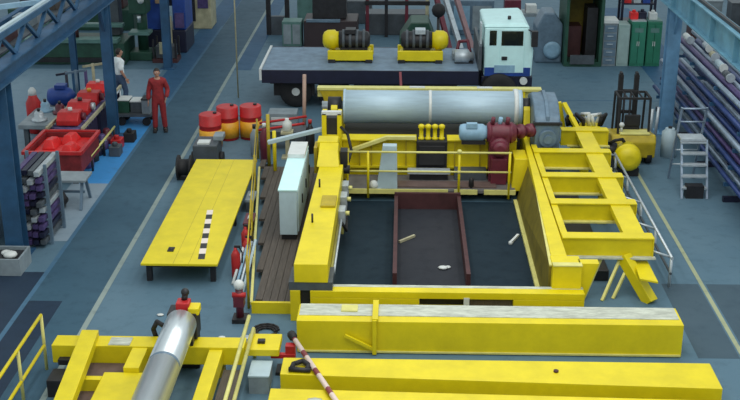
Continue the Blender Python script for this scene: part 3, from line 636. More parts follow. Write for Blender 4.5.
# engine units on the bed
def engine(x, flip, label):
    t = thing('engine_unit', label, 'engine', (x, 33.7, 1.2), 0, 'engine units on the truck bed')
    s = -1 if flip else 1
    X = lambda v: x+s*v
    def bx(g, a, b, *r): return g.box(min(X(a),X(b)), max(X(a),X(b)), *r)
    sk = bx(bx(MB(), -.62, .72, 33.2, 33.3, 1.26, 1.56), -.62, .72, 34.0, 34.1, 1.26, 1.56); bx(sk, -.55, .65, 33.3, 34.0, 1.38, 1.5)
    sk.build('skid', YEL, t, .02)
    for v in (-.5, .6): bx(MB(), v-.1, v+.1, 33.15, 34.15, 1.2, 1.3).build('skid_foot', DARK, t)
    MB().lathe((X(-.78), 33.65, 1.8), (X(-.3), 33.65, 1.8), [(0,.12),(.04,.22),(.14,.28),(.36,.29),(.4,.24),(.48,.24)], 20).build('yellow_end_cover', YEL, t)
    b = MB().lathe((X(-.3), 33.65, 1.8), (X(.62), 33.65, 1.8), [(0,.26),(.3,.26),(.6,.26),(.85,.25),(.92,.16)], 20).build('engine_body', DARK, t)
    for k in range(4): MB().lathe((X(-.2+.2*k), 33.65, 1.8), (X(-.2+.2*k+.08), 33.65, 1.8), [(0,.2),(0,.3),(.08,.3),(.08,.2)], 20).build('cooling_rib', DGREY, b)
    bx(MB(), -.1, .2, 33.4, 33.8, 2.02, 2.14).build('control_box', GALV if flip else DARK, b)
    bx(MB(), -.25, .55, 33.4, 33.9, 1.5, 1.6).build('cradle', DARK, t)
    return t
engine(-1.58, False, 'yellow and black engine unit at the middle of the truck bed, farther from the cab')
engine(.58, True, 'yellow and black engine unit on the truck bed nearer the white cab')
Tg = thing('bed_load', 'grey hydraulic parts lying on the truck bed right behind the cab', 'parts', (1.75, 33.6, 1.2))
MB().lathe((1.55,33.3,1.4),(2.1,33.3,1.4), [(0,.1),(0,.2),(.4,.2),(.45,.12),(.55,.12)], 14).build('cylinder_body', GALV, Tg)
MB().path([(1.6,33.8,1.28),(1.7,33.9,1.7),(1.95,33.8,1.75),(2.05,33.6,1.28)], .05).build('hose', MAROON, Tg)
MB().box(1.5, 2.1, 33.6, 34.2, 1.21, 1.4).build('base_block', GREY, Tg, .02)
MB().box(1.55, 2.1, 33.2, 33.4, 1.2, 1.24).build('cradle', DARK, Tg)
St = single(MB().bar((-.05,32.225,1.18),(-.02,32.225,.72),.07,.02).bar((-.02,32.225,.74),(.12,32.225,.5),.05,.02), 'tie_down_strap', mat('pink_webbing', (.42,.12,.14), .7), 'faded red tie-down strap hanging over the side of the truck bed', 'strap', (-.03,32.2,.5))

# ================================================================ forklift
Fk = thing('forklift', 'small yellow forklift with a black mast parked behind the pump', 'forklift', (5.85, 28.2, 0))
fb_ = MB().prism([(27.55,.18),(28.6,.18),(28.6,.65),(28.0,.72),(27.62,.78),(27.5,.6)], 'x', 5.25, 6.35).build('chassis', YDK, Fk, .04)
MB().box(5.45, 6.2, 27.6, 27.95, .76, .82).build('engine_hood', PALE, fb_, .02)
MB().box(5.6, 6.0, 27.95, 28.3, .72, .9).box(5.6, 6.0, 27.92, 28.0, .9, 1.2).build('seat', BLACK, Fk, .03)
MB().tube((5.8,28.5,.7),(5.8,28.38,1.1), .03, 8).build('steering_column', DARK, Fk)
for x in (5.3, 6.14):
    for y in (27.75, 28.5): MB().lathe((x,y,.22),(x+.16,y,.22), [(0,.14),(.02,.22),(.14,.22),(.16,.14)], 18).build('wheel', BLACK, Fk)
g = MB()
for x in (5.42, 6.18):
    g.bar((x,27.75,.75),(x,27.8,1.66),.05,.05); g.bar((x,28.55,.65),(x,28.45,1.66),.05,.05); g.bar((x,27.8,1.66),(x,28.45,1.66),.05,.05)
g.bar((5.42,27.8,1.66),(6.18,27.8,1.66),.05,.05).bar((5.42,28.45,1.66),(6.18,28.45,1.66),.05,.05)
for k in range(1, 4): g.bar((5.42+.19*k,27.8,1.66),(5.42+.19*k,28.45,1.66),.03,.03)
g.build('overhead_guard', BLACK, Fk)
mst = MB()
for x in (5.6, 6.0): mst.box(x-.055, x+.055, 28.72, 28.86, .1, 2.02); mst.box(x-.03, x+.03, 28.7, 28.9, 1.95, 2.08)
for z in (.3, 1.0, 1.55): mst.box(5.6, 6.0, 28.76, 28.82, z, z+.08)
mst = mst.build('mast', BLACK, Fk)
MB().tube((5.72,28.78,.2),(5.72,28.78,1.6),.03,8).tube((5.88,28.78,.2),(5.88,28.78,1.6),.03,8).build('lift_chain', DARK, mst)
MB().box(5.45, 6.15, 28.88, 28.94, .15, .5).build('fork_carriage', DARK, mst)
for x in (5.55, 5.95): MB().box(x, x+.1, 28.94, 29.9, .05, .1).box(x, x+.1, 28.94, 28.98, .1, .45).build('fork', DARK, mst)
MB().ball((5.5,27.72,1.0), .07, 8).tube((5.5,27.72,.82),(5.5,27.72,.95),.03,8).build('lamp', OFFW, Fk)

# ================================================================ right rack with long tubes, step ladder
Kk = thing('cantilever_rack', 'dark blue cantilever rack full of long steel tubes along the right side', 'rack', (7.9, 27, 0))
for y in (22.5, 25.0, 27.5, 30.0, 32.5):
    p = MB().box(8.5, 8.7, y-.08, y+.08, 0, 2.5).box(7.4, 8.9, y-.06, y+.06, 0, .12).build('upright', NAVY, Kk)
    for k in range(5):
        MB().bar((8.55, y, .46+.4*k), (7.38+.06*k, y, .42+.4*k), .08, .08).build('arm', BLUE, p)
MB().bar((8.6,22.5,2.4),(8.6,32.5,2.4),.1,.1).bar((8.6,22.5,.2),(8.6,32.5,.2),.1,.1).build('tie_beam', NAVY, Kk)
tube_names = ('blue', 'bright steel', 'violet')
lv_names = ('lowest', 'second', 'third', 'fourth', 'top')
ord_names = ('first', 'second', 'third', 'fourth', 'fifth', 'innermost')
for k in range(5):
    n = 6
    for j in range(n):
        m = (TUBEB, TUBEW, PURP)[(0,1,0,2,1,0)[(j+k*2) % 6] if k < 4 else (1,2,1,0,1,2)[j]]
        y0 = 22.0+random.uniform(-.3,.8) ; y1 = 33.2+random.uniform(-1.2,.3)
        if k == 3: y0 += random.uniform(0, 4); y1 -= random.uniform(0, 4)
        r = random.uniform(.05,.08)
        x = 7.47+.06*k+.19*j; z = .475+.4*k+r+.006*j
        g = MB().lathe((x,y0,z),(x,y1,z), [(0,r*.8),(0,r),(y1-y0,r),(y1-y0,r*.8)], 10)
        o = single(g, 'steel_tube', m, f'{tube_names[(TUBEB,TUBEW,PURP).index(m)]} tube on the {lv_names[k]} level of the tube rack, {ord_names[j]} from the aisle', 'tube', (x,(y0+y1)/2,z-r), 'long tubes on the cantilever rack')
La = thing('step_ladder', 'pale aluminium step ladder with a platform standing before the tube rack', 'ladder', (6.85, 25.8, 0))
for s in (6.5, 7.08):
    MB().bar((s,25.15,0),(s+.02,25.75,1.25),.05,.04).build('front_rail', TUBEW, La); MB().bar((s,26.6,0),(s+.02,26.0,1.95),.05,.04).build('rear_rail', TUBEW, La)
for k in range(5):
    t = (k+1)/5.2
    MB().box(6.5,7.08,25.12+.6*t-.06,25.12+.6*t+.12,1.25*t-.02,1.25*t+.015).build('step', GALV, La)
MB().box(6.5,7.08,25.7,26.15,1.23,1.27).build('platform', GALV, La)
MB().tube((6.52,26.0,1.92),(7.1,26.0,1.92),.025,8).tube((6.52,26.02,1.6),(7.1,26.02,1.6),.02,8).build('hand_hoop', TUBEW, La)
for z in (.4,.8): MB().tube((6.5,26.6-.3*z,z),(7.1,26.6-.3*z,z),.018,8).build('brace', GALV, La)
MB().box(6.6,7.0,25.16,25.4,0,.3).build('step_box', DARK, La)
Bp = thing('grey_drum', 'pale cylinder standing on end between the blue column and the step ladder', 'drum', (6.85, 28.3, 0))
MB().lathe((6.85,28.3,0),(6.85,28.3,.75), [(0,.15),(.0,.2),(.65,.2),(.72,.12),(.75,.12)], 16).build('shell', CABG, Bp); MB().tube((6.85,28.3,.75),(6.85,28.3,.8),.05,8).build('valve', DARK, Bp)
for i, x in enumerate((6.55, 6.75)):
    y = 29.3+.2*i
    single(MB().tube((x,y,0),(x+.05,y+.05,.95),.04,8), 'thin_post', GALV, ('thin grey post just left of the right blue column, nearer the forklift','thin grey post touching the foot of the right blue column')[i], 'post', (x,y,0))

# ================================================================ left : racks, benches, red parts
Sr = thing('profile_rack', 'blue rack holding stacked violet and grey steel profiles beside the near left column', 'rack', (-7.6, 22.8, 0))
for x in (-7.93, -7.28):
    for y in (22.05, 22.95): MB().box(x-.03, x+.03, y-.03, y+.03, 0, 1.75).build('post', GBLUE, Sr)
for k in range(10):
    for y in (22.0, 22.94): MB().box(-7.9, -7.31, y, y+.06, .05+.165*k, .08+.165*k).build('cross_bar', GBLUE, Sr)
layers = ('bottom','second','third','fourth','fifth','sixth','seventh','eighth','ninth','top')
for k in range(10):
    for j in range(4):
        x = -7.82+.143*j; z = .083+.165*k
        m = (PURP, DGREY, PURP, GALV, NAVY)[(j*2+k*3) % 5]
        o = single(MB().box(x-.055, x+.055, 21.86+random.uniform(-.10,.08), 23.15, z, z+.10), 'steel_profile', m,
            f'steel profile in the left rack, {layers[k]} layer, {("farthest from","third from","second from","nearest to")[j]} the aisle', 'profile', (x,22.5,z), 'steel profiles in the left rack', .004)
# trestle bench beside the light floor patch
Bn = thing('trestle_bench', 'grey trestle bench with splayed legs at the edge of the walkway lane', 'bench', (-7.6, 24.4, 0))
MB().box(-8.2, -7.08, 24.1, 24.75, .62, .68).build('bench_top', GREY, Bn, .01)
for x in (-8.05, -7.2):
    for q in (-1, 1): MB().bar((x, 24.42+q*.42, 0), (x, 24.42+q*.12, .62), .06, .06).build('leg', GBLUE, Bn)
MB().bar((-8.05,24.42,.3),(-7.2,24.42,.3),.05,.05).build('stretcher', GBLUE, Bn)
Tm = thing('electric_motor', 'round dark motor on the floor under the trestle bench', 'motor', (-7.75, 24.1, 0))
MB().lathe((-7.95,24.1,.22),(-7.5,24.1,.22), [(0,.1),(.03,.18),(.35,.18),(.4,.1),(.45,.04)], 16).build('motor_body', DARK, Tm); MB().box(-7.9,-7.6,23.95,24.25,0,.08).build('foot', DGREY, Tm)
# red skip
Rd = thing('red_skip', 'bright red open steel skip beside the left crane column', 'skip', (-8.3, 26.4, 0))
g = MB().box(-8.95,-7.6,25.7,27.4,.3,.36).box(-8.95,-7.6,25.7,25.76,.36,.8).box(-8.95,-7.6,27.34,27.4,.36,.8).box(-8.95,-8.89,25.76,27.34,.36,.8).box(-7.66,-7.6,25.76,27.34,.36,.8)
g.build('bin_body', mat('rusty_red_paint', (.20, .016, .02), .55, 0, .4, 4), Rd, .01)
MB().box(-8.99,-7.56,25.64,25.72,.76,.84).box(-8.99,-7.56,27.38,27.46,.76,.84).box(-9.0,-8.92,25.72,27.38,.76,.84).box(-7.63,-7.55,25.72,27.38,.76,.84).build('rim', RED, Rd)
for x in (-8.8,-7.8):
    for y in (25.85,27.2): MB().box(x-.07,x+.07,y-.07,y+.07,0,.3).build('foot', DARK, Rd)
MB().box(-8.88,-7.67,25.78,27.33,.36,.68).build('contents_cover', REDB, Rd, .02)
for i,(x,y) in enumerate(((-8.55,26.6),(-8.0,26.2),(-8.2,27.0))):
    single(MB().hexa([(x-.16,y-.3,.68),(x+.16,y-.3,.68),(x+.2,y+.3,.68),(x-.14,y+.3,.68)],[(x-.08,y-.22,.9),(x+.08,y-.22,.9),(x+.1,y+.22,.86),(x-.06,y+.22,.86)]), 'red_casting', REDB,
        ('red steel part in the skip, closest to the far left corner','red steel part in the skip, closest to the aisle','red steel part at the back of the skip')[i], 'part', (x,y,.68), 'red parts in the skip', .02)
# long conveyor with red housings and violet rollers
Cv = thing('roller_conveyor', 'long dark roller conveyor with pale side rails beyond the red skip', 'conveyor', (-8.5, 29.5, 0))
MB().box(-8.06,-8.0,27.5,31.7,.80,.88).build('side_rail', CREAM, Cv); MB().box(-8.96,-8.9,27.5,31.7,.80,.88).build('side_rail', CREAM, Cv)
for y in (27.7,29.2,30.4,31.5):
    for x in (-8.05, -8.92): MB().box(x-.05,x+.05,y-.05,y+.05,0,.80).build('leg', NAVY, Cv)
for k in range(16): MB().tube((-8.9,27.75+.24*k,.74),(-8.06,27.75+.24*k,.74),.07,8).build('roller', PURP, Cv)
MB().box(-8.14,-8.08,27.6,31.6,.12,.68).build('side_panel', PANEL, Cv)
for i,(y,m) in enumerate(((28.2,RED),(29.15,RED),(30.1,RED),(31.05,REDB))):
    t = thing('red_housing', ('red gear housing on the conveyor nearest the skip','second red gear housing on the conveyor from the skip','third red gear housing on the conveyor from the skip','bright red gear housing at the far end of the conveyor')[i], 'housing', (-8.5,y,.81), 0, 'red housings on the conveyor')
    MB().prism([(y-.36,.812),(y+.36,.812),(y+.36,.95),(y+.18,1.12),(y-.18,1.12),(y-.36,.95)],'x',-8.78,-8.22).build('casing', m, t, .02)
    MB().tube((-8.22,y,.97),(-8.12,y,.97),.1,12).build('flange', (MAROON,GALV,MAROON,ORANGE)[i], t)
    MB().tube((-8.5,y,1.12),(-8.5,y,1.2),.06,10).build('plug', (OFFW,DARK,ORANGE,OFFW)[i], t)
Lo = thing('floor_rail', 'low pale rail on short posts between the conveyor and the blue floor patch', 'rail', (-7.62, 27.8, 0))
MB().tube((-7.62,26.6,.42),(-7.62,29.1,.42),.03,8).build('bar', PALE, Lo)
for y in (26.7,27.9,29.0): MB().tube((-7.62,y,0),(-7.62,y,.42),.03,8).build('post', DARK, Lo)
for i in range(5):
    y = 27.0+.5*i; m = (PURP,DARK,NAVY,PURP,MAROON)[i]
    t = thing('shaft_coupling', ('violet','black','navy','second violet','dark maroon')[i]+' round coupling on the floor between conveyor and low pale rail', 'coupling', (-7.82,y,0), 0, 'round couplings along the low rail')
    MB().lathe((-7.82,y,0),(-7.82,y,.4),[(0,.14),(.02,.16),(.2,.16),(.22,.1),(.36,.1),(.4,.07)],14).build('hub', m, t)
    MB().lathe((-7.82,y,.22),(-7.82,y,.26),[(0,.13),(.04,.13)],14).build('flange', GALV if i%2 else m, t)
# blue and grey items further left
Bm = thing('blue_motor', 'bright blue motor on a grey plate left of the conveyor', 'motor', (-9.6, 31.2, 0))
MB().lathe((-10.0,31.2,.66),(-9.2,31.2,.66), [(0,.1),(.04,.22),(.15,.26),(.6,.26),(.7,.2),(.8,.08)], 18).build('motor_body', BBLUE, Bm)
MB().box(-10.1,-9.0,30.9,31.5,.0,.42).build('plinth', GREY, Bm, .02)
MB().box(-9.75,-9.45,31.05,31.35,.9,1.02).build('terminal_box', BBLUE, Bm, .01)
Fl = thing('gas_cylinder', 'red gas cylinder with a white cap left of the blue motor', 'cylinder', (-10.0, 29.9, 0))
MB().lathe((-10.0,29.9,0),(-10.0,29.9,1.1), [(0,.16),(.02,.2),(.85,.2),(1.0,.12),(1.1,.1)], 16).build('shell', RED, Fl); MB().lathe((-10.0,29.9,1.06),(-10.0,29.9,1.26), [(0,.11),(.12,.11),(.2,.05)], 12).build('cap', OFFW, Fl)
Gs = thing('slab_table', 'low grey steel surface plate between the red skip and the blue motor', 'table', (-9.2, 29, 0))
MB().box(-9.9,-8.75,28.2,29.9,.6,.72).build('plate', GREY, Gs, .015)
for x in (-9.75,-8.9):
    for y in (28.4,29.7): MB().box(x-.06,x+.06,y-.06,y+.06,0,.6).build('leg', DGREY, Gs)
for i,(x,y,h) in enumerate(((-9.35,32.9,1.0),(-8.75,33.3,.7))):
    t = thing('post_stand', ('thin violet post stand beyond the blue motor','shorter violet post stand close to the conveyor end')[i], 'stand', (x,y,0))
    MB().tube((x,y,.03),(x,y,h),.05,8).build('post', PURP, t); MB().box(x-.2,x+.2,y-.2,y+.2,0,.03).build('base', DARK, t)
# left edge : blue and green boxes below the column
for i,(x,y,m,lab,h) in enumerate(((-8.75,21.6,GREEN,'green crate on the floor at the left edge, left of the profile rack',.7),(-8.8,22.6,GBLUE,'blue grey crate behind the green crate at the left edge',.9),(-7.75,20.75,GREY,'grey crate before the profile rack',.35))):
    t = thing('parts_crate', lab, 'crate', (x,y,0))
    MB().box(x-.32,x+.32,y-.35,y+.35,0,.04).box(x-.32,x-.28,y-.35,y+.35,.04,h).box(x+.28,x+.32,y-.35,y+.35,.04,h).box(x-.28,x+.28,y-.35,y-.31,.04,h).box(x-.28,x+.28,y+.31,y+.35,.04,h).build('crate_body', m, t)
    MB().box(x-.27,x+.27,y-.3,y+.3,.04,h*.8).build('contents', (NAVY,DGREY,DARK)[i], t)
single(MB().ball((-7.7,20.7,.33),.14,9,(1,1,.5)).ball((-7.82,20.8,.33),.1,9,(1,1,.5)), 'white_cloth', OFFW, 'crumpled white cloth on the grey crate before the profile rack', 'cloth', (-7.7,20.75,.28))
# trolley with bits beside the lane near the red-clad worker
Tl = thing('parts_trolley', 'low grey trolley with pale boxes on the floor between the two workers', 'trolley', (-7.4, 30.9, 0))
MB().box(-7.95,-6.95,30.5,31.3,.28,.34).build('deck', DGREY, Tl)
for x in (-7.8,-7.1):
    for y in (30.6,31.2): MB().tube((x,y-.03,.12),(x,y+.03,.12),.12,12).build('wheel', BLACK, Tl)
MB().tube((-7.95,30.55,.3),(-7.95,30.55,.85),.025,8).tube((-7.95,31.25,.3),(-7.95,31.25,.85),.025,8).tube((-7.95,30.55,.85),(-7.95,31.25,.85),.025,8).build('push_bar', GALV, Tl)
for i,(x,y,w,h,m) in enumerate(((-7.74,30.9,.3,.35,OFFW),(-7.4,30.95,.32,.3,CABG),(-7.1,30.8,.22,.4,GREY))):
    t = thing('component_box', ('white box on the trolley beside the push bar','light grey box at the middle of the trolley','dark-lidded grey box on the trolley end by the lane')[i], 'box', (x,y,.34), 0, 'boxes on the low trolley')
    MB().box(x-w/2,x+w/2,y-.22,y+.22,.341,.34+h).build('box_body', (GREEN,DGREY,GREY)[i], t, .01); MB().box(x-w/2-.01,x+w/2+.01,y-.23,y+.23,.34+h,.37+h).build('lid', (OFFW,OFFW,DARK)[i], t)
for i,(x,y,m) in enumerate(((-7.45,28.6,RED),(-7.25,29.2,BLACK),(-7.35,28.0,DGREY))):
    single(MB().box(x-.14,x+.14,y-.18,y+.18,0,.26).tube((x,y-.05,.26),(x,y-.05,.36),.07,10), 'small_valve', m, ('small red valve on the blue floor patch beside the conveyor','small black valve on the blue floor patch nearer the trolley','small dark grey valve on the blue floor patch nearer the red skip')[i], 'valve', (x,y,0), 'small valves beside the conveyor', .02)

# ================================================================ far left machines
Gm = thing('milling_machine', 'long green machine with pale tables beyond the left runway', 'machine', (-11, 38.5, 0))
MB().box(-13.6,-9.3,37.6,39.2,0,.75).build('bed', GREEN, Gm, .03)
MB().box(-13.4,-9.5,37.5,38.0,.75,.88).build('table', LGREEN, Gm, .01); MB().box(-12.4,-9.5,38.4,38.7,1.1,1.22).build('table', LGREEN, Gm, .01)
MB().box(-12.2,-11.5,38.7,39.4,.75,2.3).build('column_housing', GREEN, Gm, .03); MB().box(-12.1,-11.6,38.2,38.7,1.4,1.9).build('spindle_head', DARK, Gm, .02)
MB().box(-10.4,-9.7,38.8,39.3,.75,2.0).build('control_cabinet', DGREY, Gm, .02); MB().box(-13.6,-9.3,37.52,37.6,.1,.25).build('kick_strip', DARK, Gm)
MB().tube((-11.0,37.9,.88),(-11.0,37.9,1.3),.12,12).build('chuck', BROWN, Gm)
Dm = thing('drill_press', 'green pillar drill with white lamp behind the white-shirted worker', 'machine', (-8.9, 38.6, 0))
MB().box(-9.3,-8.5,38.2,39.0,0,.3).build('base', GREEN, Dm, .03); MB().tube((-8.9,38.7,.3),(-8.9,38.7,2.2),.18,16).build('post', GREEN, Dm)
MB().box(-9.2,-8.6,38.1,38.9,1.6,2.3).build('drill_head', GREEN, Dm, .05); MB().box(-9.25,-8.55,38.1,38.7,.9,1.0).build('table', LGREEN, Dm)
MB().tube((-8.9,38.3,1.3),(-8.9,38.3,1.6),.07,12).build('spindle', STEEL, Dm); MB().ball((-8.75,38.05,2.1),.12,8).build('lamp', OFFW, Dm)
Bl = thing('blue_press', 'tall blue press with pale panels at the far end of the left bay', 'machine', (-8.1, 39.8, 0))
MB().box(-8.9,-7.55,39.4,41.0,0,.8).build('base', NAVY, Bl, .03); MB().box(-8.9,-8.4,39.5,40.9,.8,3.2).build('frame', BBLUE, Bl, .03); MB().box(-8.0,-7.55,39.5,40.9,.8,3.2).build('frame', BBLUE, Bl, .03)
MB().box(-8.4,-8.0,39.7,40.7,1.6,3.2).build('ram', NAVY, Bl, .02); MB().box(-8.38,-8.02,39.3,39.42,.3,1.3).build('pale_panel', CREAM, Bl, .01)
MB().box(-8.55,-8.1,39.36,39.5,1.75,2.2).build('guard_panel', mat('tan_board', (.42,.28,.17), .6), Bl); MB().box(-7.9,-7.6,39.36,39.5,.9,1.4).build('violet_panel', PURP, Bl)
Fc = thing('pallet_cage', 'dark cage pallet on the floor before the blue press', 'pallet', (-8.3, 38.1, 0))
MB().box(-8.45,-7.6,37.9,38.6,0,.14).build('pallet_base', BROWN, Fc)
for i,x in enumerate((-8.4,-8.02,-7.65)):
    for y in (37.95,38.55): MB().box(x-.03,x+.03,y-.03,y+.03,.14,.8).build('corner_post', DARK, Fc)
MB().box(-8.35,-7.7,38.0,38.5,.14,.55).build('load', DGREY, Fc, .02); MB().box(-8.2,-8.0,37.93,38.0,.3,.7).build('tag_panel', CREAM, Fc)
Vm = thing('cream_cabinet', 'cream coloured machine cabinet beside the far lane', 'cabinet', (-7.85, 44, 0))
MB().box(-8.6,-7.3,43.4,44.6,0,1.7).build('body', CREAM, Vm, .03); MB().box(-8.4,-7.9,43.36,43.4,.3,1.5).build('door', DARK, Vm); MB().box(-7.8,-7.4,43.36,43.4,.8,1.5).build('door', PURP, Vm)
Lp = thing('lathe', 'dark green lathe far back in the left bay', 'machine', (-12.5, 43.5, 0))
MB().box(-15,-10.2,43,44.2,0,.8).build('bed', GREEN, Lp, .03); MB().box(-14.5,-13.4,43,44.2,.8,1.5).build('headstock', DGREY, Lp, .03); MB().box(-11.5,-10.6,43.2,44,.8,1.3).build('tailstock', BROWN, Lp, .03); MB().tube((-13.4,43.6,1.1),(-11.5,43.6,1.1),.15,14).build('workpiece', STEEL, Lp)
# ================================================================ far centre clutter
Dp = thing('dark_press', 'dark brown press behind the truck bed', 'machine', (-2.6, 40.8, 0))
MB().box(-3.5,-1.6,40.2,41.6,0,1.0).build('base', mat('very_dark_paint', (.035,.022,.025), .5), Dp, .03); MB().box(-3.2,-2.0,40.5,41.4,1.0,1.9).build('body', DARK, Dp, .03); MB().box(-3.4,-2.2,40.15,40.3,.95,1.05).build('table', GBLUE, Dp, .01)
Gc = thing('control_cabinet', 'grey green control cabinet left of the dark press', 'cabinet', (-4.1, 41, 0))
MB().box(-4.3,-3.6,40.5,41.2,0,.9).build('body', LGREEN, Gc, .02); MB().box(-4.25,-3.98,40.47,40.5,.1,.8).build('door', GREY, Gc); MB().box(-3.92,-3.65,40.47,40.5,.1,.8).build('door', GREY, Gc)
Bc = thing('tall_frame', 'tall black frame at the far end of the walkway lane', 'frame', (-4.6, 42.5, 0))
for x in (-5.0,-4.3): MB().box(x-.08,x+.08,42.4,42.6,0,2.2).build('upright', DARK, Bc)
MB().box(-5.0,-4.3,42.45,42.55,1.9,2.1).build('header', DARK, Bc); MB().box(-4.9,-4.4,42.4,42.6,0,.7).build('lower_panel', DGREY, Bc)
Gt = thing('green_tank', 'green tank machine behind the dark press', 'machine', (-3.4, 45, 0))
MB().box(-4.1,-2.6,44.4,45.6,0,1.2).build('body', LGREEN, Gt, .04); MB().box(-2.5,-1.2,44.5,45.5,0,.9).build('side_unit', DGREY, Gt, .03)
Wv = thing('steel_frame_stack', 'dark violet steel framework standing far behind the truck', 'frame', (0, 42.5, 0))
for x in (-1.3,-.6,.15,.9): MB().bar((x,42.2,0),(x,42.2,1.6),.12,.12).build('upright', (MAROON,DARK,MAROON,CREAM)[int((x+1.3)/.7)], Wv)
MB().box(-1.4,1.0,42.1,42.3,1.2,1.35).build('crossbar', DARK, Wv); MB().box(-1.4,1.0,42.5,43.5,0,.8).build('base_block', DGREY, Wv, .02)
Gv = thing('green_mixer', 'rounded dark green machine behind the truck, left of the leaning beams', 'machine', (.4, 39.6, 0))
MB().prism([(-.1,0),(1.1,0),(1.1,.7),(.9,1.2),(.3,1.2),(-.1,.6)],'y',39.0,40.4).build('body', GREEN, Gv, .04); MB().lathe((.5,38.94,.6),(.5,38.99,.6),[(0,.3),(.04,.3)],16).build('cover', DGREY, Gv)
for i,(x,x2,m) in enumerate(((1.7,1.2,MAROON),(2.1,1.5,GALV),(2.5,1.9,mat('dusky_pink_paint',(.28,.17,.18),.5)))):
    single(MB().bar((x,39.4+.25*i,0),(x2,41.0+.25*i,1.7),.16,.16), 'leaning_girder', m, ('dark red beam leaning behind the truck cab','grey beam leaning in the middle behind the truck cab','pinkish beam leaning closest to the truck cab')[i], 'beam', (x,39.4+.25*i,0), 'leaning beams behind the cab')
Bx = thing('blue_cabinet', 'blue grey cabinet behind the leaning beams', 'cabinet', (2.6, 43, 0))
MB().box(1.8,3.4,42.6,43.5,0,1.3).build('body', GBLUE, Bx, .03); MB().box(1.9,2.5,42.56,42.6,.2,1.1).build('door', LBLUE, Bx); MB().box(2.6,3.3,42.56,42.6,.2,1.1).build('door', GREY, Bx)
Lt = thing('black_lamp_stand', 'black headed floor lamp stand behind the truck bed', 'lamp', (1.2, 38.2, 0))
MB().tube((1.2,38.2,.04),(1.2,38.2,1.7),.05,8).build('pole', DARK, Lt); MB().ball((1.2,38.15,1.8),.24,10).build('lamp_head', BLACK, Lt); MB().box(.95,1.45,38.0,38.4,0,.04).build('base', DARK, Lt)
# ================================================================ far right : container, cabinets
Ct = thing('open_container', 'dark green open-fronted container with a brown inside', 'container', (6.0, 38.4, 0))
MB().box(5.4,5.5,37.8,39.6,.15,2.5).box(6.55,6.65,37.8,39.6,.15,2.5).box(5.5,6.55,39.5,39.6,.15,2.5).box(5.4,6.65,37.8,39.6,2.5,2.6).box(5.4,6.65,37.8,39.6,.0,.15).build('shell', GREEN, Ct)
MB().box(5.52,6.5,39.4,39.49,.15,2.5).build('back_lining', OLIVE, Ct); MB().box(5.52,6.05,38.6,39.3,.15,1.2).build('stored_crate', BROWN, Ct); MB().box(6.15,6.5,38.2,39.0,.15,1.9).build('stored_panel', DARK, Ct)
MB().box(5.6,6.4,37.72,37.8,.1,.4).build('front_sill', DGREY, Ct)
Gr = thing('round_machine', 'grey rounded machine housing left of the open green container', 'machine', (4.95, 38.7, 0))
MB().prism([(4.5,0),(5.38,0),(5.38,1.3),(5.1,1.7),(4.75,1.7),(4.5,1.2)],'y',38.3,39.4).build('housing', GBLUE, Gr, .05); MB().lathe((5.05,38.28,.45),(5.05,38.2,.45),[(0,.3),(.06,.3),(.08,.2)],16).build('cover', LBLUE, Gr)
Dw = thing('drawer_cabinet', 'grey blue drawer cabinet with a white top beside the open container', 'cabinet', (6.95, 38.2, 0))
MB().box(6.68,7.13,37.9,38.6,0,1.45).build('body', GREY, Dw, .01); MB().box(6.66,7.15,37.86,38.62,1.45,1.55).build('top', OFFW, Dw)
for k in range(5): d=MB().box(6.71,7.10,37.87,37.9,.08+.27*k,.3+.27*k).build('drawer', GBLUE, Dw); MB().box(6.8,7.0,37.84,37.87,.2+.27*k,.23+.27*k).build('handle', GALV, d)
Pg = thing('pale_locker', 'pale grey green locker between the drawer cabinet and the green cabinets', 'locker', (7.35, 38.2, 0))
MB().box(7.16,7.55,37.9,38.6,0,1.4).build('body', mat('locker_grey_green', (.30,.42,.40), .5), Pg, .01); MB().box(7.2,7.51,37.88,37.9,.1,1.3).build('door', mat('locker_door_paint', (.34,.46,.44), .5), Pg)
for i,x in enumerate((7.6, 8.12)):
    t = thing('green_cabinet', ('green steel cabinet next to the pale locker','green steel cabinet at the right end of the cabinet row')[i], 'cabinet', (x+.23,38.2,0), 0, 'green steel cabinets')
    m = mat('cabinet_green_%s' % 'ab'[i], ((.03,.20,.13),(.02,.17,.10))[i], .45)
    MB().box(x,x+.48,37.9,38.6,0,1.5).build('body', m, t, .012)
    for s in (0,1): d = MB().box(x+.02+.23*s,x+.23+.23*s,37.87,37.9,.1,1.4).build('door', m, t); MB().box(x+.19+.06*s,x+.21+.06*s,37.85,37.87,.7,.85).build('handle', OFFW, d)
    MB().box(x+.1,x+.38,37.865,37.87,1.15,1.3).build('pale_label', LGREEN, t)
    MB().box(x,x+.48,37.95,38.6,1.5,1.53).build('top', LGREEN if i else GALV, t)
for i,(x,y,m) in enumerate(((7.7,38.3,REDB),(8.0,38.4,NAVY),(8.32,38.25,OFFW))):
    single(MB().box(x-.13,x+.13,y-.15,y+.15,1.53,1.75).tube((x,y,1.75),(x,y,1.83),.06,8), 'tin_can', m, ('red tin on top of the green cabinets','navy tin on top between the green cabinets','white tin on top of the right green cabinet')[i], 'tin', (x,y,1.53), 'tins on the green cabinets', .01)
Br = thing('blue_shelf', 'dark blue shelf unit standing behind the green cabinets', 'shelf', (8.0, 39.6, 0))
for x in (7.5,8.6):
    for y in (39.3,39.9): MB().box(x-.04,x+.04,y-.04,y+.04,0,2.6).build('upright', NAVY, Br)
for z in (.6,1.2,1.8,2.4): MB().box(7.5,8.6,39.3,39.9,z,z+.05).build('shelf_board', NAVY, Br)
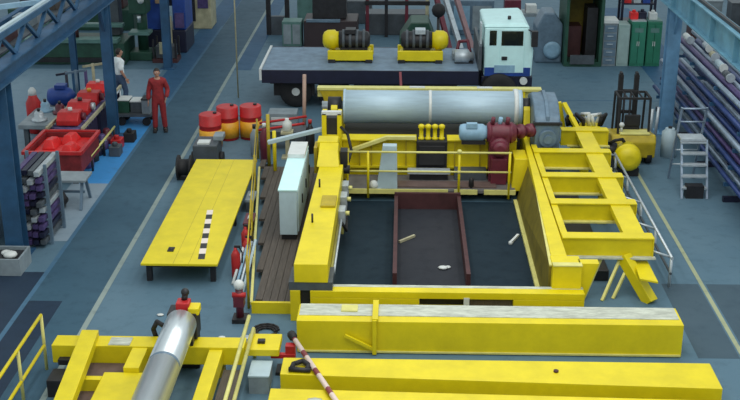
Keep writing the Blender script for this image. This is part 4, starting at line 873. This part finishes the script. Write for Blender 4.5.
for i in range(6):
    x=7.68+.32*(i%3); z=1.85+.6*(i//3)
    single(MB().box(x-.12,x+.12,39.35,39.75,z,z+.3).box(x-.13,x+.13,39.34,39.38,z+.26,z+.31), 'storage_bin', (RED,GALV,BBLUE,GREY,RED,OFFW)[i], ('red','grey','blue','dark grey','small red','white')[i]+' bin on the '+('upper middle','top')[i//3]+' shelf of the dark blue unit', 'bin', (x,39.55,z), 'bins on the blue shelf')
Fu = thing('low_workbench', 'low pinkish grey workbench far back between the container and the truck', 'bench', (4.2, 43, 0))
MB().box(3.6,5.2,42.6,43.6,.7,.8).build('bench_top', GREY, Fu)
for x in (3.7,5.1):
    for y in (42.7,43.5): MB().box(x-.05,x+.05,y-.05,y+.05,0,.7).build('leg', DARK, Fu)
MB().box(3.8,4.4,42.7,43.3,.8,1.3).build('vice_box', MAROON, Fu, .02); MB().box(4.6,5.0,42.8,43.2,.8,1.1).build('tool_box', OFFW, Fu, .02)
# neighbour bay items beyond the right runway
nb = ((12.0,45.5,1.0,.8,.7,GREY,'grey'),(12.9,44.0,.9,.7,.9,DGREY,'dark grey'),(11.0,42.0,1.0,.8,.6,BROWN,'brown'),(13.3,42.4,.8,.8,.8,MAROON,'maroon'),(12.0,39.5,1.1,.9,.6,CREAM,'cream'),(10.6,38.0,.8,.7,.8,DGREY,'charcoal'),(11.6,35.6,.9,.9,.7,GBLUE,'blue grey'),(9.9,34.6,.7,.6,.5,OFFW,'white'),(10.2,32.5,.8,.7,.7,BROWN,'rust brown'),(10.0,30.2,.9,.8,.6,GREY,'mid grey'),(11.2,31.2,.6,.6,.9,NAVY,'navy'),(13.9,45.6,.7,.6,.8,YEL,'yellow'))
for i,(x,y,w,d,h,m,cn) in enumerate(nb):
    t = thing('pallet_box', f'{cn} box on a pallet in the bay beyond the right blue runway beam', 'box', (x,y,0), .0, 'boxes in the neighbouring bay')
    MB().box(x-w/2,x+w/2,y-d/2,y+d/2,.12,.12+h).build('box_body', m, t, .02)
    g = MB()
    for s in (-.4,0,.4): g.box(x+s*w-.05,x+s*w+.05,y-d/2,y+d/2,0,.12)
    g.build('pallet', WOOD, t)
    MB().box(x-w/2-.02,x+w/2+.02,y-d/2-.02,y+d/2+.02,.12+h,.16+h).build('lid', DGREY if i%2 else m, t)

# ================================================================ people
def skin_mesh(verts, edges, radii, sub=2):
    me = bpy.data.meshes.new('tmp'); me.from_pydata(verts, edges, [])
    o = bpy.data.objects.new('tmp', me); C.objects.link(o)
    o.modifiers.new('s', 'SKIN')
    sv = me.skin_vertices[0].data
    for i, r in enumerate(radii): sv[i].radius = (r, r) if not isinstance(r, tuple) else r
    sv[0].use_root = True
    ss = o.modifiers.new('ss', 'SUBSURF'); ss.levels = sub; ss.render_levels = sub
    dg = bpy.context.evaluated_depsgraph_get(); dg.update()
    out = bpy.data.meshes.new_from_object(o.evaluated_get(dg))
    bpy.data.objects.remove(o); bpy.data.meshes.remove(me)
    return out
def remesh(me, voxel, name, m, parent):
    o = bpy.data.objects.new(name, me); C.objects.link(o)
    md = o.modifiers.new('r', 'REMESH'); md.mode = 'VOXEL'; md.voxel_size = voxel
    dg = bpy.context.evaluated_depsgraph_get(); dg.update()
    out = bpy.data.meshes.new_from_object(o.evaluated_get(dg))
    bpy.data.objects.remove(o); bpy.data.meshes.remove(me)
    for p in out.polygons: p.use_smooth = True
    out.materials.clear(); out.materials.append(m)
    o = bpy.data.objects.new(name, out); C.objects.link(o); o.parent = parent
    sm = o.modifiers.new('sm', 'SMOOTH'); sm.iterations = 3; sm.factor = .5
    return o
def person(label, loc, rz, arms, legs, clothes):
    """arms: per side (elbow, wrist, hand direction); legs: per side (knee, ankle). Figure faces -Y before rz."""
    t = thing('person', label, 'person', loc, rz)
    V = [(0,0,.95),(0,.01,1.12),(0,.01,1.32),(0,.015,1.45),(0,0,1.53),(0,-.015,1.62)]
    E = [(0,1),(1,2),(2,3),(3,4),(4,5)]
    Rr = [(.155,.115),(.135,.105),(.16,.115),(.115,.085),.052,.06]
    ends = {}
    for s, (el, wr, hd) in zip((-1, 1), arms):
        n = len(V); V += [(s*.17,.015,1.42), el, wr]; E += [(3,n),(n,n+1),(n+1,n+2)]; Rr += [.068,.046,.03]; ends[s] = (Vector(wr), Vector(hd).normalized())
    for s, (kn, an) in zip((-1, 1), legs):
        n = len(V); toe = (an[0]+s*.02, an[1]-.16, .035); V += [(s*.095,0,.86), kn, an, toe]; E += [(0,n),(n,n+1),(n+1,n+2),(n+2,n+3)]; Rr += [.092,.062,.042,.036]
    body = skin_mesh(V, E, Rr)
    bm = bmesh.new(); bm.from_mesh(body)
    def ell(c, sc, n=14): bmesh.ops.create_uvsphere(bm, u_segments=n, v_segments=n, radius=1, matrix=Matrix.Translation(c) @ Matrix.Diagonal((*sc, 1)))
    ell((0,-.02,1.655), (.074,.095,.112)); ell((0,-.05,1.585), (.05,.055,.045)); ell((0,-.122,1.648), (.013,.02,.026)); ell((0,-.108,1.602), (.024,.012,.008))
    for s in (-1,1): ell((s*.078,-.01,1.645), (.012,.022,.034))
    for s in (-1,1):
        wr, d = ends[s]
        side = Vector((0,-1,0)) - d*(Vector((0,-1,0)).dot(d)); side.normalize(); nrm = d.cross(side).normalized()*(-s)
        pc = wr+d*.055
        M = Matrix((( side.x, nrm.x, d.x, pc.x),(side.y, nrm.y, d.y, pc.y),(side.z, nrm.z, d.z, pc.z),(0,0,0,1)))
        bmesh.ops.create_uvsphere(bm, u_segments=12, v_segments=10, radius=1, matrix=M @ Matrix.Diagonal((.042,.018,.058,1)))
        for k, ln in enumerate((.066,.076,.07,.054)):
            b = pc+d*.035+side*(.03-.02*k); a1 = b+d*ln*.55+nrm*.004; a2 = a1+d*ln*.45+nrm*.016
            tm = MB(); tm.tube(b, a1, .0095, 8).tube(a1, a2, .009, 8).ball(a2, .009, 8).ball(a1, .0092, 8); mm = bpy.data.meshes.new('t'); tm.bm.to_mesh(mm); tm.bm.free(); bm.from_mesh(mm); bpy.data.meshes.remove(mm)
        b = wr+d*.03+side*.025; a1 = b+side*.03+d*.025; a2 = a1+d*.03+nrm*.01
        tm = MB(); tm.tube(b, a1, .012, 8).tube(a1, a2, .010, 8).ball(a2, .010, 8).ball(a1, .011, 8); mm = bpy.data.meshes.new('t'); tm.bm.to_mesh(mm); tm.bm.free(); bm.from_mesh(mm); bpy.data.meshes.remove(mm)
    bm.to_mesh(body); bm.free()
    bo = remesh(body, .0065, 'body', SKIN, t)
    for s in (-1,1): MB().ball((s*.03,-.108,1.668), .011, 8).build('eye', OFFW, t, 0, True)
    # hair: shell over the back and top of the skull
    hb = bmesh.new(); bmesh.ops.create_uvsphere(hb, u_segments=18, v_segments=14, radius=1, matrix=Matrix.Translation((0,-.008,1.675)) @ Matrix.Diagonal((.086,.102,.108,1)))
    bmesh.ops.delete(hb, geom=[v for v in hb.verts if v.co.y < -.055 and v.co.z < 1.715 or v.co.z < 1.60], context='VERTS')
    mh = MB(); mh.bm.free(); mh.bm = hb
    ho = mh.build('hair', HAIR, t, 0, True); sd = ho.modifiers.new('s','SOLIDIFY'); sd.thickness = .012
    for p in ho.data.polygons: p.use_smooth = True
    # clothes: shells grown on the same skeleton
    for nm, m, sel in clothes:
        if nm == 'overalls': idx = [0,1,2,3,4,6,7,8,9,10,11,12,13,14,16,17,18]
        if nm == 'shirt': idx = [0,1,2,3,4,6,7,9,10]
        if nm == 'trousers': idx = [0,1,12,13,14,16,17,18]
        mp = {k: i for i, k in enumerate(idx)}
        v2 = [V[k] for k in idx]; e2 = [(mp[a], mp[b]) for a, b in E if a in mp and b in mp]
        def gr(r, k):
            a = sel+.012 if k in (8, 11, 14, 18) else (.022 if k == 4 else sel)
            return (r[0]+a, r[1]+a) if isinstance(r, tuple) else r+a
        r2 = [gr(Rr[k], k) for k in idx]
        remesh(skin_mesh(v2, e2, r2), .011, nm, m, t)
    for s, (kn, an) in zip((-1,1), legs):
        x, y = an[0], an[1]
        g = MB().box(x-.052+s*.012, x+.052+s*.012, y-.2, y+.08, 0, .03); g.ball((x+s*.012,y-.08,.04), 1, 12, (.055,.125,.055)).tube((x,y,.02),(x,y,.16),.062,12)
        g.build('boot', BLACK, t, 0, True)
    return t
person('person in dark red overalls standing on the walkway lane', (-6.62, 30.1, 0), .15,
       (((-.25,.02,1.15),(-.27,-.05,.90),(0,-.25,-1)), ((.27,.04,1.16),(.22,-.14,.98),(-.3,-.6,-.7))),
       (((-.115,-.02,.49),(-.13,.0,.08)), ((.115,-.01,.49),(.14,.02,.08))), (('overalls', OVER, .022),))
person('person in a white shirt and blue trousers beside the left blue column', (-8.2, 32.4, 0), 2.2,
       (((-.23,.05,1.15),(-.24,-.08,.92),(0,-.4,-1)), ((.23,.04,1.15),(.21,-.12,.93),(0,-.5,-1))),
       (((-.1,-.12,.5),(-.1,.02,.08)), ((.1,.05,.49),(.1,.16,.08))), (('shirt', SHIRT, .030), ('trousers', JEANS, .018)))

# ================================================================ more loose clutter seen in the photograph
for i in range(9):
    y = 23.2+1.05*i; x = 7.9+.09*(i%4); L_ = .35+.12*(i%3)
    t = thing('pipe_fitting', f'{("white","light blue","grey","bright","dull","pale","cream","steel","off-white")[i]} short pipe fitting lying on the top tubes of the rack', 'fitting', (x,y,2.30), 0, 'short fittings on the tube rack')
    MB().tube((x,y-L_/2,2.36),(x,y+L_/2,2.36),.09,12).build('sleeve', (OFFW,LBLUE,GREY,TUBEW,DGREY,CABG,CREAM,GALV,OFFW)[i], t)
    MB().lathe((x,y-L_/2-.03,2.36),(x,y-L_/2+.03,2.36),[(0,.11),(.06,.11)],12).build('flange', (GALV,OFFW)[i%2], t)
for i,(x,y,m,h,lab) in enumerate(((-3.45,27.6,MAROON,.9,'dark red gas bottle standing left of the thick worn yellow post'),(-2.35,28.3,DARK,.8,'black gas bottle standing behind the pale slanted arm'),(-3.75,28.0,GREY,.75,'grey gas bottle standing near the rightmost red and yellow drum'))):
    t = thing('gas_bottle', lab, 'bottle', (x,y,0))
    MB().lathe((x,y,0),(x,y,h),[(0,.1),(.02,.115),(h*.78,.115),(h*.9,.06),(h,.04)],14).build('shell', m, t); MB().tube((x,y,h),(x,y,h+.1),.05,10).build('valve', (OFFW,RED,DARK)[i], t)
for i,(x,y,m,lab) in enumerate(((-3.38,24.3,DGREY,'dark grey box on the floor beside the table middle, left of the tube railing'),(-3.24,22.9,BROWN,'rusty box on the floor between table and tube railing'))):
    t = thing('tool_box', lab, 'box', (x,y,0))
    MB().box(x-.1,x+.09,y-.3,y+.3,0,.24).build('box_body', m, t, .02); MB().box(x-.105,x+.10,y-.31,y+.31,.24,.29).build('lid', (GREY,MAROON)[i], t); MB().tube((x-.02,y-.1,.32),(x-.02,y+.1,.32),.015,6).build('handle', OFFW, t)
Hc = thing('hose_coil', 'coiled black hose on the floor near the valve stand', 'hose', (-2.35, 18.1, 0))
for k in range(3):
    r_ = .16+.035*k; MB().path([(-2.35+r_*math.cos(a*PI/6), 18.1+r_*math.sin(a*PI/6), .03+.02*k) for a in range(12)], .02, 6).build('loop', BLACK, Hc)
for i,(x,y,w_) in enumerate(((-2.95,17.35,.12),(-3.15,17.75,.08),(-2.7,17.95,.09))):
    single(MB().hexa([(x-w_,y-.05,0),(x+w_*.8,y-.07,0),(x+w_,y+.06,0),(x-w_*.7,y+.05,0)],[(x-w_*.9,y-.04,.015),(x+w_*.7,y-.05,.02),(x+w_*.9,y+.05,.012),(x-w_*.6,y+.04,.02)]), 'paper_scrap', GALV, ('long grey scrap lying behind the crossbeam near the drive unit','small grey scrap farther from the low handrail','grey scrap nearest the valve stand')[i], 'scrap', (x,y,0))
for i,(x,y,h,m) in enumerate(((-9.35,31.9,1.25,GBLUE),(-8.95,32.3,1.35,CREAM),(-9.75,32.3,1.1,NAVY))):
    t = thing('bar_stand', ('blue grey','cream','navy')[i]+' bar stand with a cross arm beyond the conveyor', 'stand', (x,y,0))
    MB().tube((x,y,.03),(x,y,h),.045,8).build('post', m, t); MB().bar((x-.3,y,h-.1),(x+.3,y,h),.06,.06).build('arm', m, t); MB().box(x-.2,x+.2,y-.2,y+.2,0,.03).build('base', DARK, t)
for i,(x,y,m) in enumerate(((-9.45,28.6,GALV),(-9.1,29.3,MAROON),(-9.55,29.5,LBLUE))):
    t = thing('machined_part', ('bright','maroon','light blue')[i]+' machined round part on the grey surface plate', 'part', (x,y,.72))
    MB().lathe((x,y,.72),(x,y,.98),[(0,.2),(.06,.2),(.07,.12),(.2,.12),(.26,.08)],16).build('hub', m, t); MB().tube((x,y,.98),(x,y,1.06),.04,8).build('stud', DARK, t)

# ================================================================ light, sky, camera
w = bpy.data.worlds.new('hall_daylight'); SC.world = w; w.use_nodes = True
bg = w.node_tree.nodes['Background']; bg.inputs['Color'].default_value = (.86, .97, 1.0, 1); bg.inputs['Strength'].default_value = .71
def area(name, loc, sx, sy, power, col):
    l = bpy.data.lights.new(name, 'AREA'); l.shape = 'RECTANGLE'; l.size = sx; l.size_y = sy; l.energy = power; l.color = col
    o = bpy.data.objects.new(name, l); C.objects.link(o); o.location = loc
    return o
for lx in (-3, 1.5, 6):
    area('added_top_light', (lx, 15, 13), 1.5, 24, 680, (1, .98, .93))  # added overhead lamps, unseen, set forward to brighten the near front faces
cam = bpy.data.cameras.new('camera'); co = bpy.data.objects.new('camera', cam); C.objects.link(co)
cam.sensor_fit = 'HORIZONTAL'; cam.sensor_width = 36; cam.lens = 1150/740*36; cam.clip_end = 300
th = math.atan(430/1150); yaw = math.atan(35/math.hypot(430, 1150))
co.location = (0, 0, 9.3); co.rotation_euler = (PI/2-th, 0, yaw)
SC.camera = co
SC.view_settings.view_transform = 'Standard'; SC.view_settings.look = 'None'; SC.view_settings.gamma = 1
SC.view_settings.exposure = 0; SC.view_settings.use_curve_mapping = False
